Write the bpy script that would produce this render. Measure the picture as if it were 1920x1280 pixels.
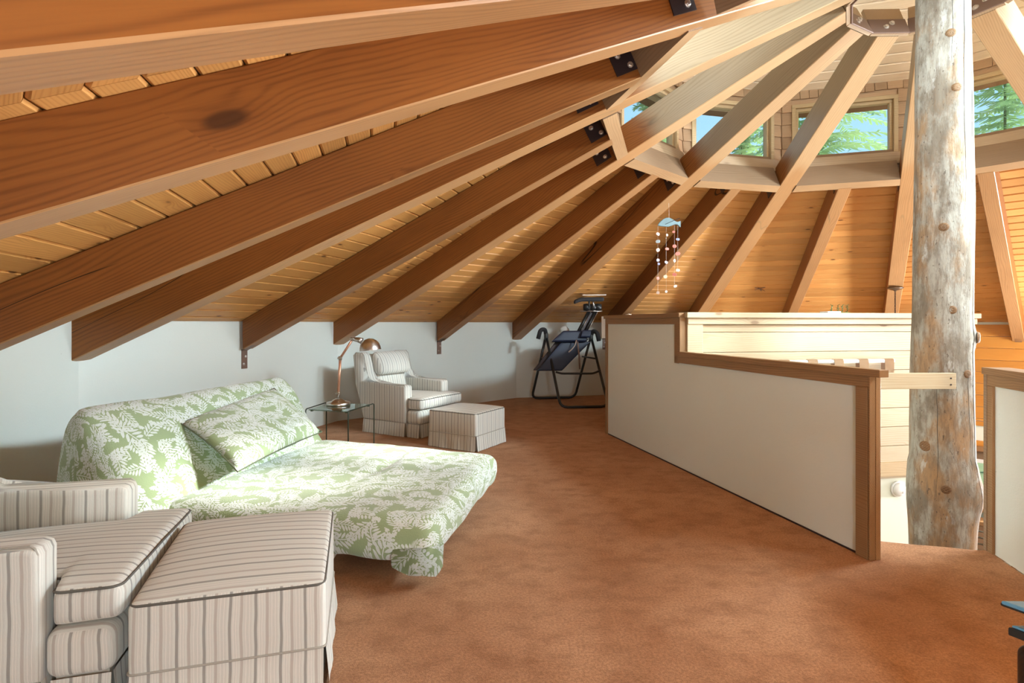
import bpy, bmesh, math, random
from mathutils import Vector, Matrix, noise
for o in list(bpy.data.objects): bpy.data.objects.remove(o)
S = bpy.context.scene
COL = S.collection
random.seed(7)
PI = math.pi
# ------------------------------------------------------------ camera
cam = bpy.data.objects.new('camera', bpy.data.cameras.new('camera'))
COL.objects.link(cam)
cam.location = (0, 0, 1.35); cam.rotation_euler = (PI/2, 0, 0)
cam.data.sensor_width = 36; cam.data.lens = 36*1023.1/1920
cam.data.shift_y = -(640-606.7)/1920
cam.data.clip_start = .02; cam.data.clip_end = 300
S.camera = cam
# ------------------------------------------------------------ exposure, sky
S.view_settings.view_transform = 'Standard'; S.view_settings.look = 'None'
S.view_settings.gamma = 1; S.view_settings.use_curve_mapping = False
S.view_settings.exposure = 1.25
W = bpy.data.worlds.new('sky'); S.world = W; W.use_nodes = True
nt = W.node_tree; bg = nt.nodes['Background']
tc = nt.nodes.new('ShaderNodeTexCoord'); sp = nt.nodes.new('ShaderNodeSeparateXYZ')
cr = nt.nodes.new('ShaderNodeValToRGB')
nt.links.new(tc.outputs['Generated'], sp.inputs[0]); nt.links.new(sp.outputs['Z'], cr.inputs[0])
cr.color_ramp.elements[0].position = 0.0; cr.color_ramp.elements[0].color = (.50, .78, .92, 1)
cr.color_ramp.elements[1].position = .75; cr.color_ramp.elements[1].color = (.12, .36, .72, 1)
nt.links.new(cr.outputs[0], bg.inputs['Color']); bg.inputs['Strength'].default_value = .62

CX, CY = 3.233, 4.098          # axis of the round roof
R = 6.641; TH = 2.066; EYE = 1.35
SL = .4615
def light(name, kind, loc, target, power, col, size=1, size_y=None, spread=PI, angle=.02):
    l = bpy.data.lights.new(name, kind); l.energy = power; l.color = col
    if kind == 'AREA':
        l.size = size
        if size_y: l.shape = 'RECTANGLE'; l.size_y = size_y
        l.spread = spread
    elif kind == 'SUN': l.angle = angle
    elif kind == 'POINT': l.shadow_soft_size = size
    o = bpy.data.objects.new(name, l); COL.objects.link(o); o.location = loc
    d = Vector(target)-Vector(loc)
    o.rotation_euler = d.to_track_quat('-Z', 'Y').to_euler()
    return o
def polar(r, a, z=0): return Vector((CX+r*math.cos(a), CY+r*math.sin(a), z))
def cang(k): return TH+k*PI/6
# daylight through the clerestory windows that lie outside the frame
for k in (-6, -5, -4):
    a = cang(k+.5)
    light('clerestory_daylight', 'AREA', polar(2.95, a, EYE+2.36), polar(1.2, a+PI, EYE-.3), 105, (.78, .91, 1), 1.0, .6, spread=2.0)
for k in (2, 3, 4, 5):
    a = cang(k+.5)
    light('clerestory_daylight', 'AREA', polar(2.95, a, EYE+2.36), polar(0, a, EYE+1.2), 24, (.85, .94, 1), 1.0, .6)
# daylight through the tall windows of the right and front walls, outside the frame, then an added fill
light('window_and_fill', 'AREA', polar(6.2, cang(-3.5), .2), (-1, 4.2, 2.0), 370, (.92, .95, 1), 1.1, 1.0)
light('window_and_fill', 'AREA', polar(6.2, cang(-4.5), .2), (-1, 3.8, 1.9), 45, (.86, .93, 1), 1.6, 1.2)
light('window_and_fill', 'AREA', polar(6.2, cang(-5.5), -.3), (0, 4.5, 1.9), 22, (.86, .93, 1), 2.4, 2.0)
light('window_and_fill', 'AREA', (-.3, -1.9, .85), (-.3, 4, 1.5), 320, (.82, .93, 1), 3.2, 1.5)  # added fill lamp behind the camera; the wall there has no window
light('sun', 'SUN', (12, 0, 5.9), (0, 2.04, 0), 7., (1, .95, .86), angle=.08)

light('lamp_glow', 'POINT', (2.15, 1.45, .75), (2, 1, 0), 9, (1, .55, .2), .08)
# ------------------------------------------------------------ materials
def N(nt, t, **kw):
    n = nt.nodes.new('ShaderNode'+t)
    for k, v in kw.items():
        if k in ('operation', 'blend_type', 'data_type', 'wave_type', 'bands_direction', 'feature', 'noise_dimensions', 'wave_profile', 'distance'): setattr(n, k, v)
        else: n.inputs[k].default_value = v
    return n
def newmat(name, col=(.8,.8,.8), rough=.6, metal=0, spec=.5):
    m = bpy.data.materials.new(name); m.use_nodes = True
    b = m.node_tree.nodes['Principled BSDF']
    b.inputs['Base Color'].default_value = (*col, 1); b.inputs['Roughness'].default_value = rough
    b.inputs['Metallic'].default_value = metal; b.inputs['Specular IOR Level'].default_value = spec
    return m, m.node_tree, b
def M_(nt, op, a, b=None, c=None, clamp=False):
    n = nt.nodes.new('ShaderNodeMath'); n.operation = op; n.use_clamp = clamp
    for i, v in enumerate((a, b, c)):
        if v is None: continue
        if isinstance(v, (int, float)): n.inputs[i].default_value = v
        else: nt.links.new(v, n.inputs[i])
    return n.outputs[0]
def V_(nt, op, a, b=None):
    n = nt.nodes.new('ShaderNodeVectorMath'); n.operation = op
    for i, v in enumerate((a, b)):
        if v is None: continue
        if isinstance(v, (tuple, list)): n.inputs[i].default_value = v
        else: nt.links.new(v, n.inputs[i])
    return n.outputs[0]
def MIX(nt, f, a, b, blend='MIX'):
    n = nt.nodes.new('ShaderNodeMix'); n.data_type = 'RGBA'; n.blend_type = blend
    for i, v in ((0, f), (6, a), (7, b)):
        if isinstance(v, (int, float)): n.inputs[i].default_value = v
        elif isinstance(v, tuple): n.inputs[i].default_value = (*v, 1) if len(v) == 3 else v
        else: nt.links.new(v, n.inputs[i])
    return n.outputs[2]
def RAMP(nt, f, stops):
    n = nt.nodes.new('ShaderNodeValToRGB'); nt.links.new(f, n.inputs[0])
    e = n.color_ramp.elements
    while len(e) < len(stops): e.new(.5)
    for x, (p, c) in zip(e, stops):
        x.position = p; x.color = (*c, 1) if len(c) == 3 else (c[0],)*3+(1,)
    return n.outputs[0]
def SSTEP(nt, v, a, b):
    n = nt.nodes.new('ShaderNodeMapRange'); n.interpolation_type = 'SMOOTHSTEP'
    nt.links.new(v, n.inputs[0]); n.inputs[1].default_value = a; n.inputs[2].default_value = b
    return n.outputs[0]
def NOISE(nt, vec, scale, detail=3, rough=.55):
    n = nt.nodes.new('ShaderNodeTexNoise'); n.inputs['Scale'].default_value = scale
    n.inputs['Detail'].default_value = detail; n.inputs['Roughness'].default_value = rough
    if vec is not None: nt.links.new(vec, n.inputs['Vector'])
    return n.outputs['Fac']
def BUMP(nt, b, h, strength=.3, dist=.01):
    n = nt.nodes.new('ShaderNodeBump'); n.inputs['Strength'].default_value = strength; n.inputs['Distance'].default_value = dist
    nt.links.new(h, n.inputs['Height']); nt.links.new(n.outputs[0], b.inputs['Normal'])
def wood(name, light_c, dark_c, knot_c=None, knots=1., rough=.5, var=.25, kscale=1., ring=5., crack=0., spec=.3, inner_pale=None, uplit=0, kmin=.62):
    m, nt, b = newmat(name, light_c, rough, spec=spec)
    tc = nt.nodes.new('ShaderNodeTexCoord'); oi = nt.nodes.new('ShaderNodeObjectInfo')
    rnd = nt.nodes.new('ShaderNodeCombineXYZ')
    for i, k in enumerate((37., 19., 23.)): nt.links.new(M_(nt, 'MULTIPLY', oi.outputs['Random'], k), rnd.inputs[i])
    p = V_(nt, 'ADD', tc.outputs['Object'], rnd.outputs[0])
    # knots
    vo = nt.nodes.new('ShaderNodeTexVoronoi'); vo.inputs['Scale'].default_value = kscale
    nt.links.new(V_(nt, 'MULTIPLY', p, (2.4, 6., 6.)), vo.inputs['Vector'])
    kd = vo.outputs['Distance']
    sc_ = nt.nodes.new('ShaderNodeSeparateColor'); nt.links.new(vo.outputs['Color'], sc_.inputs[0]); keep = M_(nt, 'GREATER_THAN', sc_.outputs[0], kmin)
    near = M_(nt, 'MULTIPLY', M_(nt, 'SUBTRACT', 1., SSTEP(nt, kd, .0, .36)), keep)
    low = NOISE(nt, V_(nt, 'MULTIPLY', p, (.55, 3.2, 3.2)), 1.0, 2)
    # rings
    sy = nt.nodes.new('ShaderNodeSeparateXYZ'); nt.links.new(p, sy.inputs[0])
    ph = M_(nt, 'ADD', M_(nt, 'MULTIPLY', M_(nt, 'ADD', sy.outputs[1], M_(nt, 'MULTIPLY', sy.outputs[2], .8)), 420.*ring/5),
            M_(nt, 'ADD', M_(nt, 'MULTIPLY', low, 75.), M_(nt, 'MULTIPLY', near, 14.)))
    rg = M_(nt, 'ADD', M_(nt, 'MULTIPLY', M_(nt, 'SINE', ph), .5), .5)
    rg = M_(nt, 'POWER', rg, 2.2)
    fine = NOISE(nt, V_(nt, 'MULTIPLY', p, (5, 130, 130)), 1.0, 2)
    blot = NOISE(nt, V_(nt, 'MULTIPLY', p, (1.2, 3, 3)), 1.0, 3)
    f = M_(nt, 'ADD', M_(nt, 'MULTIPLY', rg, .2), M_(nt, 'ADD', M_(nt, 'MULTIPLY', fine, .32), M_(nt, 'MULTIPLY', blot, .5)))
    c = MIX(nt, SSTEP(nt, f, .28, .88), light_c, dark_c)
    if knots:
        kc = knot_c or tuple(x*.35 for x in dark_c)
        kf = M_(nt, 'MULTIPLY', M_(nt, 'SUBTRACT', 1., SSTEP(nt, kd, .06, .12)), keep)
        halo = M_(nt, 'MULTIPLY', M_(nt, 'SUBTRACT', 1., SSTEP(nt, kd, .08, .26)), keep)
        c = MIX(nt, M_(nt, 'MULTIPLY', halo, .45*knots), c, dark_c)
        c = MIX(nt, M_(nt, 'MULTIPLY', kf, .85*knots), c, kc)
    if crack:
        cn = NOISE(nt, V_(nt, 'MULTIPLY', p, (.22, 2.4, 2.4)), 1.0, 1.5)
        cf = M_(nt, 'SUBTRACT', 1., SSTEP(nt, M_(nt, 'ABSOLUTE', M_(nt, 'SUBTRACT', cn, .53)), 0.001, .0045))
        gate = SSTEP(nt, NOISE(nt, V_(nt, 'MULTIPLY', p, (.5, .6, .6)), 1.0, 1), .5, .56)
        c = MIX(nt, M_(nt, 'MULTIPLY', M_(nt, 'MULTIPLY', cf, gate), crack), c, tuple(x*.12 for x in dark_c))
    if inner_pale:   # paler along the length where x is below x0
        so = nt.nodes.new('ShaderNodeSeparateXYZ'); nt.links.new(tc.outputs['Object'], so.inputs[0])
        g = M_(nt, 'SUBTRACT', 1., SSTEP(nt, M_(nt, 'ADD', so.outputs[0], M_(nt, 'MULTIPLY', blot, .5)), inner_pale[0], inner_pale[0]+.35))
        c = MIX(nt, M_(nt, 'MULTIPLY', g, .95), c, MIX(nt, SSTEP(nt, f, .28, .88), inner_pale[1], inner_pale[2]))
    if uplit:     # light from below put into the colour: undersides mixed paler
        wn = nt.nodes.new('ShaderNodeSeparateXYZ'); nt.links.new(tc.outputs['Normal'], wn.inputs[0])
        c = MIX(nt, M_(nt, 'MULTIPLY', M_(nt, 'LESS_THAN', wn.outputs[2], -.6), uplit), c, MIX(nt, SSTEP(nt, f, .28, .88), (.60, .36, .17), (.43, .235, .10)))
    hs = nt.nodes.new('ShaderNodeHueSaturation'); nt.links.new(c, hs.inputs['Color'])
    nt.links.new(M_(nt, 'ADD', M_(nt, 'MULTIPLY', oi.outputs['Random'], var), 1-var/2), hs.inputs['Value'])
    nt.links.new(hs.outputs[0], b.inputs['Base Color'])
    BUMP(nt, b, f, .25, .003)
    return m
M = {}
M['plank'] = wood('honey_pine_plank', (.68, .35, .11), (.48, .20, .05), (.10, .035, .012), 1., .42, .30, 1.15, kmin=.2)
M['plank_pale'] = wood('pale_pine_plank', (.80, .64, .46), (.62, .45, .28), (.15, .07, .03), .9, .5, .2, .8, kmin=.4)
M['siding'] = wood('orange_pine_siding', (.62, .27, .05), (.44, .16, .025), (.13, .04, .01), 1., .42, .18, .8, kmin=.4)
M['pine'] = wood('raw_pine_board', (.54, .44, .29), (.44, .325, .19), (.2, .11, .06), .8, .55, .1, .9, kmin=.35)
M['beam'] = wood('stained_fir_beam', (.275, .096, .02), (.135, .041, .009), (.04, .015, .006), .9, .42, .22, .5, 4., 1., inner_pale=(2.45, (.36, .275, .175), (.25, .18, .105)), uplit=.6)
M['beam_short'] = wood('stained_fir_short_beam', (.275, .096, .02), (.135, .041, .009), (.04, .015, .006), .9, .42, .22, .5, 4., 1., uplit=.5)
M['sill'] = wood('sill_fir', (.46, .33, .20), (.34, .22, .13), (.12, .06, .03), .7, .5, .12, .6, 5.)
M['header'] = wood('header_fir', (.29, .19, .115), (.20, .125, .07), (.1, .05, .025), .7, .5, .12, .6, 5., uplit=.6)
M['trim'] = wood('brown_fir_trim', (.32, .18, .08), (.19, .095, .038), (.07, .03, .012), .8, .5, .12, .7, 7.)
M['window_wood'] = wood('window_frame_pine', (.52, .38, .21), (.38, .25, .12), None, 0, .5, .1)
M['shingle'] = wood('cedar_shingle', (.44, .28, .16), (.3, .175, .09), None, 0, .7, .35)
def plaster(name, col, bump=.25):
    m, nt, b = newmat(name, col, .75, spec=.2)
    tc = nt.nodes.new('ShaderNodeTexCoord')
    a = NOISE(nt, tc.outputs['Object'], 70, 4, .6); l = NOISE(nt, tc.outputs['Object'], 1.2, 3)
    c = MIX(nt, M_(nt, 'MULTIPLY', l, .35), col, tuple(x*.88 for x in col))
    sp = SSTEP(nt, NOISE(nt, tc.outputs['Object'], 26, 1), .79, .82)
    c = MIX(nt, M_(nt, 'MULTIPLY', sp, .4), c, (.3, .29, .27))
    nt.links.new(c, b.inputs['Base Color']); BUMP(nt, b, a, bump, .004)
    return m
M['plaster'] = plaster('white_plaster', (.71, .74, .69))
M['plaster_cream'] = plaster('cream_plaster', (.72, .75, .62), .1)
def carpet():
    m, nt, b = newmat('rust_carpet', (.4, .2, .1), .95, spec=.1)
    tc = nt.nodes.new('ShaderNodeTexCoord'); p = tc.outputs['Object']
    big = NOISE(nt, p, 1.3, 4, .6); mid = NOISE(nt, V_(nt, 'MULTIPLY', p, (1., 1.3, 1.)), 5.5, 4, .65); fine = NOISE(nt, p, 240, 2, .7); tuft = NOISE(nt, p, 85, 2, .6)
    c = MIX(nt, SSTEP(nt, big, .3, .7), (.44, .205, .10), (.58, .31, .17))
    c = MIX(nt, M_(nt, 'MULTIPLY', SSTEP(nt, mid, .40, .74), .62), c, (.24, .09, .033))
    c = MIX(nt, SSTEP(nt, M_(nt, 'ADD', M_(nt, 'MULTIPLY', fine, .5), M_(nt, 'MULTIPLY', tuft, .5)), .38, .62), MIX(nt, .5, c, (.1, .035, .012)), c)
    nt.links.new(c, b.inputs['Base Color'])
    BUMP(nt, b, M_(nt, 'ADD', fine, M_(nt, 'MULTIPLY', tuft, .5)), .8, .006)
    b.inputs['Sheen Weight'].default_value = .25; b.inputs['Sheen Tint'].default_value = (1, .7, .5, 1)
    return m
M['carpet'] = carpet()
def stripes(name, base, line, taupe):
    m, nt, b = newmat(name, base, .85, spec=.15)
    tc = nt.nodes.new('ShaderNodeTexCoord')
    sp = nt.nodes.new('ShaderNodeSeparateXYZ'); nt.links.new(tc.outputs['Object'], sp.inputs[0])
    sn = nt.nodes.new('ShaderNodeSeparateXYZ'); nt.links.new(tc.outputs['Normal'], sn.inputs[0])
    side = M_(nt, 'GREATER_THAN', M_(nt, 'ABSOLUTE', sn.outputs[1]), .72)
    wob = M_(nt, 'MULTIPLY', NOISE(nt, tc.outputs['Object'], 6, 1), .012)
    u = M_(nt, 'ADD', M_(nt, 'MULTIPLY', sp.outputs[0], side), M_(nt, 'MULTIPLY', sp.outputs[1], M_(nt, 'SUBTRACT', 1., side)))
    u = M_(nt, 'ADD', u, wob)
    t = M_(nt, 'FRACT', M_(nt, 'ADD', M_(nt, 'DIVIDE', u, .083), 50.))
    def band(c, w, s):
        return M_(nt, 'SUBTRACT', 1., SSTEP(nt, M_(nt, 'ABSOLUTE', M_(nt, 'SUBTRACT', t, c)), w, w+s))
    c = MIX(nt, M_(nt, 'MULTIPLY', band(.75, .14, .05), .25), base, taupe)
    c = MIX(nt, M_(nt, 'MULTIPLY', band(.25, .09, .05), .18), c, taupe)
    c = MIX(nt, M_(nt, 'MULTIPLY', band(.5, .045, .03), .9), c, taupe)
    c = MIX(nt, M_(nt, 'MULTIPLY', band(.06, .045, .03), .9), c, line)
    for x in (.3, .68, .82, .2): c = MIX(nt, M_(nt, 'MULTIPLY', band(x, .008, .012), .55), c, (.9, .86, .8))
    slub = NOISE(nt, V_(nt, 'MULTIPLY', tc.outputs['Object'], (300, 300, 60)), 1, 2)
    c = MIX(nt, M_(nt, 'MULTIPLY', slub, .22), c, tuple(x*.6 for x in base))
    nt.links.new(c, b.inputs['Base Color']); BUMP(nt, b, slub, .25, .002)
    b.inputs['Sheen Weight'].default_value = .15
    return m
M['stripe'] = stripes('striped_upholstery', (.71, .72, .665), (.29, .28, .26), (.50, .455, .41))
M['piping'] = newmat('dark_piping', (.12, .115, .1), .8)[0]
M['piping_pale'] = newmat('pale_piping', (.4, .38, .33), .8)[0]
def floral():
    m, nt, b = newmat('green_floral_cover', (.4, .5, .3), .9, spec=.1)
    tc = nt.nodes.new('ShaderNodeTexCoord'); uv = tc.outputs['UV']
    wn = nt.nodes.new('ShaderNodeTexNoise'); wn.inputs['Scale'].default_value = 3.; nt.links.new(uv, wn.inputs['Vector'])
    uv = V_(nt, 'ADD', uv, V_(nt, 'MULTIPLY', V_(nt, 'SUBTRACT', wn.outputs['Color'], (.5, .5, .5)), (.10, .10, 0)))
    def sprig(scale, off, L, Wd, pitch):
        """one leafy sprig per cell, each turned its own way"""
        vo = nt.nodes.new('ShaderNodeTexVoronoi'); vo.voronoi_dimensions = '2D'; vo.inputs['Scale'].default_value = scale
        vo.inputs['Randomness'].default_value = .55
        q = V_(nt, 'ADD', uv, (off, off*.7, 0)); nt.links.new(q, vo.inputs['Vector'])
        d = V_(nt, 'MULTIPLY', V_(nt, 'SUBTRACT', q, vo.outputs['Position']), (1, 1, 0))
        sc = nt.nodes.new('ShaderNodeSeparateColor'); nt.links.new(vo.outputs['Color'], sc.inputs[0])
        vr = nt.nodes.new('ShaderNodeVectorRotate'); vr.rotation_type = 'Z_AXIS'; nt.links.new(d, vr.inputs['Vector'])
        nt.links.new(M_(nt, 'MULTIPLY', sc.outputs[0], 6.283), vr.inputs['Angle'])
        s = nt.nodes.new('ShaderNodeSeparateXYZ'); nt.links.new(vr.outputs[0], s.inputs[0])
        y = s.outputs[1]; x = M_(nt, 'ADD', s.outputs[0], M_(nt, 'MULTIPLY', M_(nt, 'MULTIPLY', y, y), M_(nt, 'MULTIPLY', M_(nt, 'SUBTRACT', sc.outputs[1], .5), 9.)))
        x = M_(nt, 'SUBTRACT', x, .006)
        ax = M_(nt, 'ABSOLUTE', x); side = M_(nt, 'MULTIPLY', M_(nt, 'GREATER_THAN', x, 0.), .5)
        taper = M_(nt, 'SUBTRACT', 1.15, M_(nt, 'MULTIPLY', M_(nt, 'ABSOLUTE', M_(nt, 'ADD', y, L*.25)), .75/L))
        t = M_(nt, 'SUBTRACT', M_(nt, 'FRACT', M_(nt, 'ADD', M_(nt, 'ADD', M_(nt, 'DIVIDE', M_(nt, 'SUBTRACT', y, M_(nt, 'MULTIPLY', ax, .75)), pitch), side), 20.)), .5)
        u1 = M_(nt, 'DIVIDE', M_(nt, 'SUBTRACT', M_(nt, 'DIVIDE', ax, taper), Wd*.54), Wd*.44)
        # pointed leaf: width falls towards the tip
        e = M_(nt, 'ADD', M_(nt, 'ABSOLUTE', M_(nt, 'DIVIDE', t, .40)), M_(nt, 'MULTIPLY', u1, u1))
        leaf = M_(nt, 'SUBTRACT', 1., SSTEP(nt, e, .88, 1.02))
        stem = M_(nt, 'SUBTRACT', 1., SSTEP(nt, ax, .0022, .0038))
        win = M_(nt, 'SUBTRACT', 1., SSTEP(nt, M_(nt, 'ABSOLUTE', y), L*.96, L))
        fl = M_(nt, 'ADD', M_(nt, 'MULTIPLY', x, x), M_(nt, 'MULTIPLY', M_(nt, 'SUBTRACT', y, L*1.05), M_(nt, 'SUBTRACT', y, L*1.05)))
        an = M_(nt, 'ARCTAN2', M_(nt, 'SUBTRACT', y, L*1.05), x)
        flower = M_(nt, 'SUBTRACT', 1., SSTEP(nt, M_(nt, 'SUBTRACT', M_(nt, 'SQRT', fl), M_(nt, 'MULTIPLY', M_(nt, 'COSINE', M_(nt, 'MULTIPLY', an, 7.)), Wd*.07)), Wd*.30, Wd*.34))
        return M_(nt, 'MAXIMUM', M_(nt, 'MULTIPLY', M_(nt, 'MAXIMUM', leaf, stem), win), flower)
    f = M_(nt, 'MAXIMUM', sprig(5.6, 0., .092, .052, .028), M_(nt, 'MAXIMUM', sprig(7.0, .37, .07, .042, .022), sprig(6.2, .81, .08, .04, .024)))
    quilt = NOISE(nt, tc.outputs['UV'], 120, 2)
    f = M_(nt, 'MULTIPLY', f, SSTEP(nt, quilt, .2, .42))
    c = MIX(nt, f, (.33, .42, .235), (.70, .76, .73))
    nt.links.new(c, b.inputs['Base Color'])
    BUMP(nt, b, M_(nt, 'ADD', M_(nt, 'MULTIPLY', f, .6), quilt), .5, .006)
    b.inputs['Sheen Weight'].default_value = .3
    return m
M['floral'] = floral()
def logm():
    m, nt, b = newmat('weathered_log', (.6, .55, .48), .75, spec=.2)
    tc = nt.nodes.new('ShaderNodeTexCoord'); p = tc.outputs['Object']
    a = NOISE(nt, V_(nt, 'MULTIPLY', p, (3, 3, 1.5)), 1.9, 6, .68)
    g = NOISE(nt, V_(nt, 'MULTIPLY', p, (34, 34, 7.)), 1., 5, .7)
    h = NOISE(nt, V_(nt, 'MULTIPLY', p, (2.2, 2.2, 1.1)), 1.9, 5, .6)
    sx = nt.nodes.new('ShaderNodeSeparateXYZ'); nt.links.new(p, sx.inputs[0])
    c = MIX(nt, SSTEP(nt, a, .42, .6), (.38, .36, .305), (.22, .185, .14))
    c = MIX(nt, M_(nt, 'MULTIPLY', SSTEP(nt, M_(nt, 'ADD', M_(nt, 'MULTIPLY', h, .75), M_(nt, 'MULTIPLY', g, .25)), .47, .60), .85), c, (.37, .22, .105))
    c = MIX(nt, M_(nt, 'MULTIPLY', SSTEP(nt, NOISE(nt, V_(nt, 'MULTIPLY', p, (5, 5, 2)), 1.3, 5, .7), .6, .66), .8), c, (.50, .49, .455))
    c = MIX(nt, M_(nt, 'MULTIPLY', SSTEP(nt, g, .42, .66), .55), c, (.14, .11, .085))
    sp = SSTEP(nt, NOISE(nt, V_(nt, 'MULTIPLY', p, (1, 1, .5)), 45, 2, .7), .64, .7)
    c = MIX(nt, M_(nt, 'MULTIPLY', sp, .7), c, (.1, .075, .055))
    nt.links.new(c, b.inputs['Base Color']); BUMP(nt, b, M_(nt, 'ADD', g, a), .6, .012)
    return m
M['log'] = logm()
M['crack'] = newmat('log_crack', (.045, .04, .035), .9)[0]
M['knot'] = wood('log_knot', (.22, .125, .06), (.09, .045, .02), None, 0, .7, .1)
M['steel_dark'] = newmat('dark_steel', (.035, .022, .024), .45, .3)[0]
M['steel_brown'] = newmat('brown_painted_steel', (.2, .125, .095), .45, .2)[0]
M['bolt'] = newmat('bolt_metal', (.75, .72, .68), .35, .9)[0]
M['chrome'] = newmat('brushed_nickel', (.62, .6, .57), .28, 1)[0]
M['bronze'] = newmat('aged_bronze', (.22, .16, .11), .35, .8)[0]
M['copper'] = newmat('copper_tube', (.78, .42, .28), .35, .7)[0]
M['black'] = newmat('black_paint', (.018, .02, .02), .4)[0]
M['foam'] = newmat('black_foam', (.02, .02, .022), .8)[0]
M['navy'] = newmat('navy_vinyl', (.012, .02, .05), .5)[0]
M['white'] = newmat('white_plastic', (.8, .8, .76), .4)[0]
M['canvas'] = newmat('tan_canvas', (.52, .33, .19), .85)[0]
M['green_metal'] = newmat('dark_green_wire', (.05, .07, .05), .4, .5)[0]
M['dark_wood'] = wood('dark_brown_wood', (.04, .022, .014), (.02, .011, .008), None, 0, .35, .1)
M['foliage'] = newmat('conifer_needles', (.52, .66, .42), .8)[0]
M['bark'] = newmat('bark', (.22, .22, .14), .9)[0]
M['grass'] = newmat('outside_ground', (.16, .2, .09), .95)[0]
M['foot'] = newmat('cream_bolster', (.68, .6, .48), .8)[0]
M['succulent'] = newmat('dried_sprig', (.12, .13, .035), .8)[0]
M['roof'] = newmat('roof_deck', (.25, .15, .08), .9)[0]
def glassm(name, tint, refl=.12, alpha=1., rough=.02):
    m = bpy.data.materials.new(name); m.use_nodes = True; nt = m.node_tree; nt.nodes.clear()
    o = nt.nodes.new('ShaderNodeOutputMaterial'); t = nt.nodes.new('ShaderNodeBsdfTransparent'); g = nt.nodes.new('ShaderNodeBsdfGlossy')
    t.inputs[0].default_value = (*tint, 1); g.inputs['Roughness'].default_value = rough
    fr = nt.nodes.new('ShaderNodeLayerWeight'); fr.inputs[0].default_value = .5
    mx = nt.nodes.new('ShaderNodeMixShader'); nt.links.new(M_(nt, 'ADD', M_(nt, 'MULTIPLY', M_(nt, 'POWER', fr.outputs[1], 5.), .5), refl+.03), mx.inputs[0])
    nt.links.new(t.outputs[0], mx.inputs[1]); nt.links.new(g.outputs[0], mx.inputs[2]); nt.links.new(mx.outputs[0], o.inputs[0])
    return m
M['glass'] = glassm('window_glass', (.94, .97, .97), .0)
M['table_glass'] = glassm('green_table_glass', (.62, .78, .66), .25)
def capiz(c):
    m, nt, b = newmat('capiz_shell', c, .3); b.inputs['Transmission Weight'].default_value = .0; return m
SHELL = [capiz(c) for c in ((.75, .25, .2), (.45, .5, .75), (.55, .66, .7), (.8, .6, .5), (.8, .82, .78), (.72, .7, .5))]
M['fish'] = newmat('painted_fish', (.17, .27, .29), .4)[0]

# ------------------------------------------------------------ mesh helpers
def link(name, bm, mat=None, parent=None, mtx=None, smooth=False, mesh=None):
    if mesh is None:
        mesh = bpy.data.meshes.new(name)
        bmesh.ops.recalc_face_normals(bm, faces=bm.faces)
        bm.to_mesh(mesh); bm.free()
        if mat: mesh.materials.append(mat)
        if smooth:
            for p in mesh.polygons: p.use_smooth = True
    o = bpy.data.objects.new(name, mesh); COL.objects.link(o)
    if parent: o.parent = parent
    if mtx is not None: o.matrix_local = mtx
    return o
def empty(name, loc=(0, 0, 0), rz=0, mtx=None):
    o = bpy.data.objects.new(name, None); COL.objects.link(o); o.empty_display_size = .1
    if mtx is not None: o.matrix_local = mtx
    else: o.location = loc; o.rotation_euler = (0, 0, rz)
    return o
def tag(o, label, cat, group=None):
    o['label'] = label; o['category'] = cat
    if group: o['group'] = group
    return o
def struct(o): o['kind'] = 'structure'; return o
def box(bm, x0, x1, y0, y1, z0, z1, bev=0, mtx=None):
    vs = [bm.verts.new((x, y, z)) for x in (x0, x1) for y in (y0, y1) for z in (z0, z1)]
    fs = [bm.faces.new([vs[i] for i in f]) for f in ((0, 1, 3, 2), (4, 6, 7, 5), (0, 4, 5, 1), (2, 3, 7, 6), (0, 2, 6, 4), (1, 5, 7, 3))]
    if bev:
        es = set(e for f in fs for e in f.edges)
        r = bmesh.ops.bevel(bm, geom=list(es), offset=bev, segments=2, affect='EDGES', profile=.5)
        vs = list(set(vs+r['verts'])); vs = [v for v in vs if v.is_valid]
    if mtx is not None: bmesh.ops.transform(bm, matrix=mtx, verts=[v for v in vs if v.is_valid])
    return bm
def BM(): return bmesh.new()
def bx(*a, **k): return box(BM(), *a, **k)
def prism(bm, pts, y0, y1, axis='y', bev=0, seg=2):
    """extrude a 2D outline; axis y: pts are (x,z); axis z: pts are (x,y)"""
    f = (lambda p, t: (p[0], t, p[1])) if axis == 'y' else ((lambda p, t: (p[0], p[1], t)) if axis == 'z' else (lambda p, t: (t, p[0], p[1])))
    a = [bm.verts.new(f(p, y0)) for p in pts]; b = [bm.verts.new(f(p, y1)) for p in pts]
    n = len(pts); fs = [bm.faces.new(a), bm.faces.new(b[::-1])]
    fs += [bm.faces.new((a[i], b[i], b[(i+1) % n], a[(i+1) % n])) for i in range(n)]
    if bev: bmesh.ops.bevel(bm, geom=list(fs[0].edges)+list(fs[1].edges), offset=bev, segments=seg, affect='EDGES', profile=.5)
    return bm
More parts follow.
